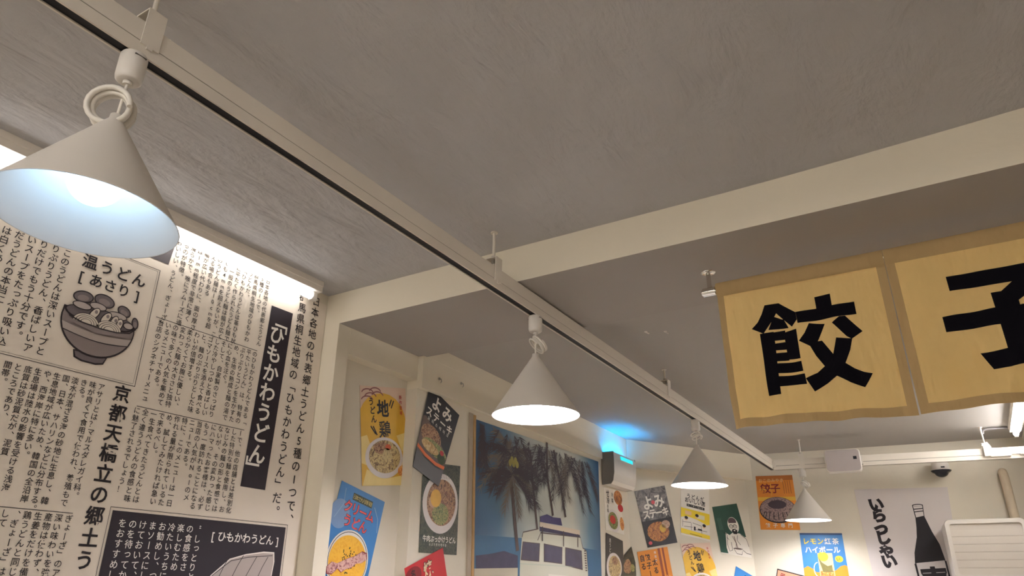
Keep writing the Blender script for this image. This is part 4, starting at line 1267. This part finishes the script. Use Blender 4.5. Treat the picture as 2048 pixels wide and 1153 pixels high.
def cloth_mat(name, color, trans):
    m = bpy.data.materials.new(name)
    m.use_nodes = True
    nt = m.node_tree
    b = nt.nodes['Principled BSDF']
    out = nt.nodes['Material Output']
    b.inputs['Base Color'].default_value = color
    b.inputs['Roughness'].default_value = 0.85
    b.inputs['Specular IOR Level'].default_value = 0.1
    tr = nt.nodes.new('ShaderNodeBsdfTranslucent')
    tr.inputs['Color'].default_value = color
    mx = nt.nodes.new('ShaderNodeMixShader')
    mx.inputs[0].default_value = trans
    nt.links.new(b.outputs[0], mx.inputs[1])
    nt.links.new(tr.outputs[0], mx.inputs[2])
    nt.links.new(mx.outputs[0], out.inputs[0])
    tc = nt.nodes.new('ShaderNodeTexCoord')
    wv = nt.nodes.new('ShaderNodeTexNoise')
    wv.inputs['Scale'].default_value = 350
    bp = nt.nodes.new('ShaderNodeBump')
    bp.inputs['Strength'].default_value = 0.12
    bp.inputs['Distance'].default_value = 0.002
    nt.links.new(tc.outputs['Object'], wv.inputs['Vector'])
    nt.links.new(wv.outputs['Fac'], bp.inputs['Height'])
    mp = nt.nodes.new('ShaderNodeMapping')
    mp.inputs['Rotation'].default_value = (0, 0.5, 0)
    mp.inputs['Scale'].default_value = (14, 1, 4)
    w2 = nt.nodes.new('ShaderNodeTexNoise')
    w2.inputs['Scale'].default_value = 1.0
    w2.inputs['Detail'].default_value = 3
    b2 = nt.nodes.new('ShaderNodeBump')
    b2.inputs['Strength'].default_value = 0.8
    b2.inputs['Distance'].default_value = 0.035
    nt.links.new(tc.outputs['Object'], mp.inputs['Vector'])
    nt.links.new(mp.outputs['Vector'], w2.inputs['Vector'])
    nt.links.new(w2.outputs['Fac'], b2.inputs['Height'])
    nt.links.new(bp.outputs['Normal'], b2.inputs['Normal'])
    nt.links.new(b2.outputs['Normal'], b.inputs['Normal'])
    nt.links.new(b2.outputs['Normal'], tr.inputs['Normal'])
    return m
M_CLOTH = cloth_mat('ochre_cloth', rgb(252, 220, 152), 0.62)
M_HEM = cloth_mat('doubled_ochre_cloth', rgb(186, 158, 112), 0.12)
M_PRINT = mat('black_cloth_print', rgb(20, 18, 24), 0.9, spec=0.05)
def fold(x, z):
    """gentle hanging folds, stronger towards the free bottom edge"""
    h = max(0.0, min(1.0, (2.26 - z) / 0.47))
    w = 0.0065 * h * math.sin(x * 38.0 + z * 21.0) + 0.0045 * h * math.sin(x * 55.0 - z * 34.0 + 2.0)
    return YN + w + 0.016 * h * math.sin(x * 11.0 + z * 5.0) + 0.006 * h * math.sin(x * 23.0 - z * 13.0 + 1.0) - 0.010 * h * math.exp(-((x + 0.57) / 0.05) ** 2) + 0.003 * math.sin(x * 60) * min(1, h * 3)
NX = D['noren']
curtain = thing('noren_curtain', 'ochre cloth shop curtain with two big black characters hanging from the chrome pole', 'curtain', (-0.1, YN, 2.284))
def cloth_panel(name, TL, TR, BR, BL, hemL, hemR):
    W = bilinear(TL, TR, BR, BL)
    mb = MB()
    n, m2 = 72, 60
    hb = 0.028
    top = 0.052
    Wd, Hd = TR[0] - TL[0], TL[1] - BL[1]
    xs = sorted(set([0, hemL / Wd, 1 - hemR / Wd, 1] + [i / n for i in range(n + 1)]))
    ts = sorted(set([0, top / Hd, 1 - hb / Hd, 1] + [j / m2 for j in range(m2 + 1)]))
    nx, nt_ = len(xs), len(ts)
    vs = []
    for t in ts:
        for x in xs:
            X, Z = W(x, t)
            y = fold(X, Z)
            if t < top / Hd:                       # sleeve around the rod
                k = t / (top / Hd)
                y = YN - 0.0125 * math.sqrt(max(0.0, 1 - (2 * k - 1) ** 2)) * (1 - 0.4 * k) - 0.001
            vs.append((X, y, Z))
    for j in range(nt_ - 1):
        for i in range(nx - 1):
            tm, xm = (ts[j] + ts[j + 1]) / 2, (xs[i] + xs[i + 1]) / 2
            hem = tm < top / Hd or tm > 1 - hb / Hd or xm < hemL / Wd or xm > 1 - hemR / Wd
            f = (j * nx + i, (j + 1) * nx + i, (j + 1) * nx + i + 1, j * nx + i + 1)
            mb.add([vs[a] for a in f], [(0, 1, 2, 3)], M_HEM if hem else M_CLOTH, True)
    o = mb.build(name, curtain)
    # weld the cells and close the sleeve behind the rod
    import bmesh
    bm = bmesh.new()
    bm.from_mesh(o.data)
    bmesh.ops.remove_doubles(bm, verts=bm.verts, dist=0.0002)
    bm.to_mesh(o.data)
    bm.free()
    bk = MB()
    pts = []
    for k in range(9):
        a = math.pi * k / 8
        pts.append((0.0125 * math.sin(a), 0.026 * math.cos(a)))
    v2, f2 = [], []
    for (yy, zz) in pts:
        for X in (TL[0], TR[0]):
            zt = TL[1] if X == TL[0] else TR[1]
            v2.append((X, YN + yy, zt - 0.026 + zz))
    for k in range(8):
        f2.append((2 * k, 2 * k + 1, 2 * k + 3, 2 * k + 2))
    bk.add(v2, f2, M_HEM, True)
    bk.build('sleeve_back', o)
    return o
NTL, NTM, NTR = (NX[0][0], 2.311), (NX[1][0], 2.311), (0.40, 2.311)
pl1 = cloth_panel('cloth_panel', NTL, NTM, (-0.0665, 1.786), (-0.592, 1.797), 0.022, 0.026)
pl2 = cloth_panel('cloth_panel', (NTM[0] + 0.001, 2.311), NTR, (0.40, 1.786), (-0.0615, 1.788), 0.026, 0.02)

def printed(strokes, parent):
    import bmesh
    bm = bmesh.new()
    for k, st in enumerate(strokes):
        vs = [bm.verts.new((x, 0, z)) for x, z in st]
        try:
            f = bm.faces.new(vs)
        except ValueError:
            continue
        f.normal_update()
        bmesh.ops.triangulate(bm, faces=[f])
    for _ in range(4):
        long = [e for e in bm.edges if e.calc_length() > 0.018]
        if not long:
            break
        bmesh.ops.subdivide_edges(bm, edges=long, cuts=1)
        bmesh.ops.triangulate(bm, faces=bm.faces)
    for v in bm.verts:
        v.co.y = fold(v.co.x, v.co.z) - 0.0016
    bm.normal_update()
    for f in bm.faces:
        if f.normal.y > 0:
            f.normal_flip()
    me = bpy.data.meshes.new('printed_character')
    bm.to_mesh(me)
    bm.free()
    me.materials.append(M_PRINT)
    o = bpy.data.objects.new('printed_character', me)
    col.objects.link(o)
    o.parent = parent
    return o
printed(D['gyo'], pl1)
printed([[(min(x, 0.39), z) for x, z in st] for st in D['ko']], pl2)
rel(curtain)

# ------------------------------------------------------------------ insect trap with cyan lamp
def insect_trap():
    y0, y1 = 4.83, 5.27
    xw = lambda y: -2.135 - 0.0284 * (y - 2.62)
    root = thing('insect_trap', 'white and grey insect trap with a glowing cyan lamp high in the corner', 'insect trap', (xw(y0), y0, 2.02))
    def P(prof, ya, yb, m, name, bevel=0.0, parent=root):
        mb = MB()
        mb.prism([(xw(ya) + a, ya, z) for a, z in prof], (xw(yb) - xw(ya), yb - ya, 0), m)
        return mb.build(name, parent, bevel=bevel)
    side = [(0.004, 2.250), (0.099, 2.250), (0.099, 2.16), (0.098, 2.10), (0.088, 2.047), (0.072, 2.024), (0.004, 2.02)]
    M_SIDE = mat('grey_side_plate', rgb(126, 119, 110), 0.5)
    P(side, y0, y0 + 0.012, M_SIDE, 'side_plate')
    P(side, y1 - 0.012, y1, M_SIDE, 'side_plate')
    front = [(0.098, 2.246), (0.104, 2.20), (0.100, 2.10), (0.090, 2.045), (0.072, 2.022), (0.066, 2.028), (0.082, 2.05), (0.092, 2.10), (0.096, 2.20), (0.092, 2.246)]
    P(front, y0 + 0.004, y1 - 0.004, M_PLASTIC, 'front_cover')
    P([(0.004, 2.02), (0.07, 2.025), (0.07, 2.033), (0.004, 2.028)], y0 + 0.012, y1 - 0.012, M_PLASTIC, 'bottom_tray')
    P([(0.004, 2.028), (0.010, 2.028), (0.010, 2.24), (0.004, 2.24)], y0 + 0.012, y1 - 0.012, M_PLASTIC, 'back_plate')
    mb = MB()
    mb.tube([(xw(y0) + 0.045, y0 + 0.03, 2.185), (xw(y1) + 0.045, y1 - 0.03, 2.185)], 0.012, M_CYAN, 14)
    mb.build('uv_tube', root)
    mb = MB()
    fm = Vector((0.104, 0, 0))
    ya = y0 + 0.13
    mb.prism([(xw(ya) + 0.1005, ya, 2.232), (xw(ya) + 0.1025, ya, 2.206), (xw(ya) + 0.106, ya, 2.206), (xw(ya) + 0.104, ya, 2.232)], (-0.0284 * 0.24, 0.24, 0), mat('glowing_cyan_window', (0.02, 0.5, 0.6, 1), 0.3, emit=(0.0, 0.72, 0.95, 1), power=0.36))
    mb.build('lamp_window', root)
    rel(root)
insect_trap()

# ------------------------------------------------------------------ speaker on the back track
def rounded(w, h, r, n=6):
    pts = []
    for (cx, cy, a0) in ((w / 2 - r, h / 2 - r, 0), (-w / 2 + r, h / 2 - r, 90), (-w / 2 + r, -h / 2 + r, 180), (w / 2 - r, -h / 2 + r, 270)):
        for k in range(n + 1):
            a = math.radians(a0 + 90 * k / n)
            pts.append((cx + r * math.cos(a), cy + r * math.sin(a)))
    return pts
def wall_frame(P, d):
    d = Vector(d).normalized()
    n = d.cross(Vector((0, 0, 1)))
    M = Matrix((d, Vector((0, 0, 1)), n)).transposed().to_4x4()
    M.translation = Vector(P)
    return M
tdir = (T2B - T2A); tdir.z = 0
q = t2_at(-0.73)
SM = wall_frame((-0.73, q.y - 0.068, 2.236), tdir)
spk = thing('speaker', 'white rounded rectangular speaker mounted on the back track', 'speaker', (-0.73, q.y - 0.068, 2.236))
rp = rounded(0.248, 0.168, 0.026)
mb = MB()
mb.prism([(x, y, -0.045) for x, y in rp], (0, 0, 0.070), M_PLASTIC, SM)
mb.build('cabinet', spk, bevel=0.008)
mb = MB()
mb.prism([(x * 0.94, y * 0.92, 0.0252) for x, y in rp], (0, 0, 0.003), mat('speaker_grille', rgb(190, 180, 178), 0.7, bump=0.25, bscale=700), SM)
mb.build('grille', spk, bevel=0.001)
mb = MB().box((0.073, 0.005, 0.028), (0.097, 0.027, 0.0295), M_DARK, SM)
mb.build('badge', spk)
MB().box((0.125, -0.03, -0.03), (0.134, 0.03, 0.01), M_PLASTIC, SM).build('mount_clip', spk)
MB().box((0.02, -0.04, -0.050), (0.06, 0.02, -0.044), M_PLASTIC, SM).build('mount_bracket', spk)
rel(spk)

# ------------------------------------------------------------------ dome camera on the back wall
def back_y(x):
    return B0.y + (x - B0.x) * bdir.y / bdir.x
cx_, cy_ = -0.118, back_y(-0.118) - 0.085
dome = thing('security_camera', 'white dome camera with dark lens cover on the back wall under the track', 'security camera', (cx_, cy_, 2.2))
T_ = Matrix.Translation((cx_, cy_, 0))
MB().lathe([(0.0, 2.262), (0.052, 2.262), (0.058, 2.255), (0.060, 2.212), (0.064, 2.206), (0.064, 2.202), (0.0, 2.202)], M_PLASTIC, 40, T_).build('housing', dome)
MB().lathe([(0.070, 2.2015), (0.072, 2.199), (0.062, 2.188)] + [(0.050 * math.cos(math.radians(a)), 2.192 - 0.042 * math.sin(math.radians(a))) for a in range(15, 91, 15)], M_DARK, 40, T_).build('dark_dome', dome)
MB().box((cx_ + 0.004, cy_ - 0.0612, 2.214), (cx_ + 0.03, cy_ - 0.050, 2.224), M_DARK).build('label_plate', dome)
MB().box((cx_ - 0.035, cy_ + 0.05, 2.21), (cx_ + 0.035, back_y(cx_) - 0.001, 2.255), M_PLASTIC).build('wall_bracket', dome, bevel=0.003)
rel(dome)

# ------------------------------------------------------------------ air conditioner and its pipe
AM = wall_frame((0.09, 6.30, 0.0), bdir)
ac = thing('air_conditioner', 'tall white floor standing air conditioner in the right rear corner', 'air conditioner', (0.09, 6.30, 0))
MB().box((-0.262, 0.001, -0.30), (0.335, 1.80, -0.002), M_PLASTIC, AM).build('body', ac, bevel=0.02)
ring = MB()
ro = rounded(0.50, 0.40, 0.035)
ri = rounded(0.44, 0.34, 0.018)
cyy = 1.617
n = len(ro)
vs = [AM @ Vector((x - 0.012, y + cyy, 0.0)) for x, y in ro] + [AM @ Vector((x * 0.985 - 0.012, y * 0.985 + cyy, 0.016)) for x, y in ro] + [AM @ Vector((x - 0.012, y + cyy, 0.016)) for x, y in ri] + [AM @ Vector((x - 0.012, y + cyy, -0.001)) for x, y in ri]
fs = []
for L in range(3):
    for i in range(n):
        j = (i + 1) % n
        fs.append((L * n + i, L * n + j, (L + 1) * n + j, (L + 1) * n + i))
ring.add(vs, fs, M_PLASTIC)
ring.build('front_frame', ac)
gr = MB()
gr.box((-0.232, cyy - 0.17, -0.001), (0.208, cyy + 0.17, 0.002), M_PLASTIC2, AM)
gr.build('front_panel', ac)
for k in range(6):
    zz = cyy + 0.13 - 0.052 * k
    MB().prism([(-0.230, zz, 0.002), (-0.230, zz - 0.046, 0.0038), (-0.230, zz - 0.048, 0.002)], (0.436, 0, 0), M_PLASTIC2, AM).build('louvre_slat', ac)
MB().box((-0.225, 1.16, -0.001), (0.20, 1.40, 0.006), M_GREY, AM).build('air_outlet', ac)
rel(ac)
px_, py_ = 0.28, back_y(0.28)
pts = [(0.278, py_ + 0.0, 2.17), (0.278, py_ - 0.03, 2.172), (0.279, py_ - 0.055, 2.155), (0.280, py_ - 0.060, 2.11), (0.281, py_ - 0.060, 1.95), (0.282, py_ - 0.060, 1.803)]
pp = MB().tube(pts, 0.031, mat('insulation_tape', rgb(206, 190, 166), .8, bump=.4, bscale=60), 18)
pipe = tag(pp.build('refrigerant_pipe'), 'beige wrapped pipe dropping from the back wall into the air conditioner', 'pipe')

# dark wooden board fixed to the right wall
tag(MB().box((0.435, 6.05, 2.10), (0.459, 6.40, 2.30), M_WOODDK).build('wall_board', bevel=0.004), 'small dark brown board on the right wall under the right strip light', 'board')

# small hooks left in the beam above the steak poster
def hook(u, v, label):
    M = wall_frame(Vector(PL_LEFT[0]) + Vector(PL_LEFT[1]).normalized() * u + Vector((0.028, 0, v)), PL_LEFT[1])
    o = MB().lathe([(0.0, 0.0), (0.007, 0.0), (0.007, 0.004), (0.0, 0.004)], M_STEEL, 14, M).tube([M @ Vector((0, 0, 0.003)), M @ Vector((0, -0.004, 0.014)), M @ Vector((0, -0.016, 0.016)), M @ Vector((0, -0.022, 0.010))], 0.0022, M_STEEL, 8).build('wall_hook')
    tag(o, label, 'hook')
hook(0.135, 2.275, 'small metal hook on the beam just above the tilted black steak poster')
hook(0.33, 2.30, 'small metal hook on the beam right of the tilted steak poster')

for (ax_, ay_, lbl) in ((-1.12, 3.02, 'small white plug in the rear ceiling right of the long track, left of its twin'), (-1.04, 3.06, 'small white plug in the rear ceiling, right of its twin by the long track')):
    tag(MB().lathe([(0.0, ZR - 0.004), (0.006, ZR - 0.004), (0.008, ZR - 0.0005)], M_PLASTIC, 12, Matrix.Translation((ax_, ay_, 0)), cap=True).tube([(ax_, ay_, ZR - 0.004), (ax_ + 0.012, ay_ + 0.01, ZR - 0.010)], 0.003, M_PLASTIC, 8).build('ceiling_plug'), lbl, 'plug', 'plugs in the rear ceiling')
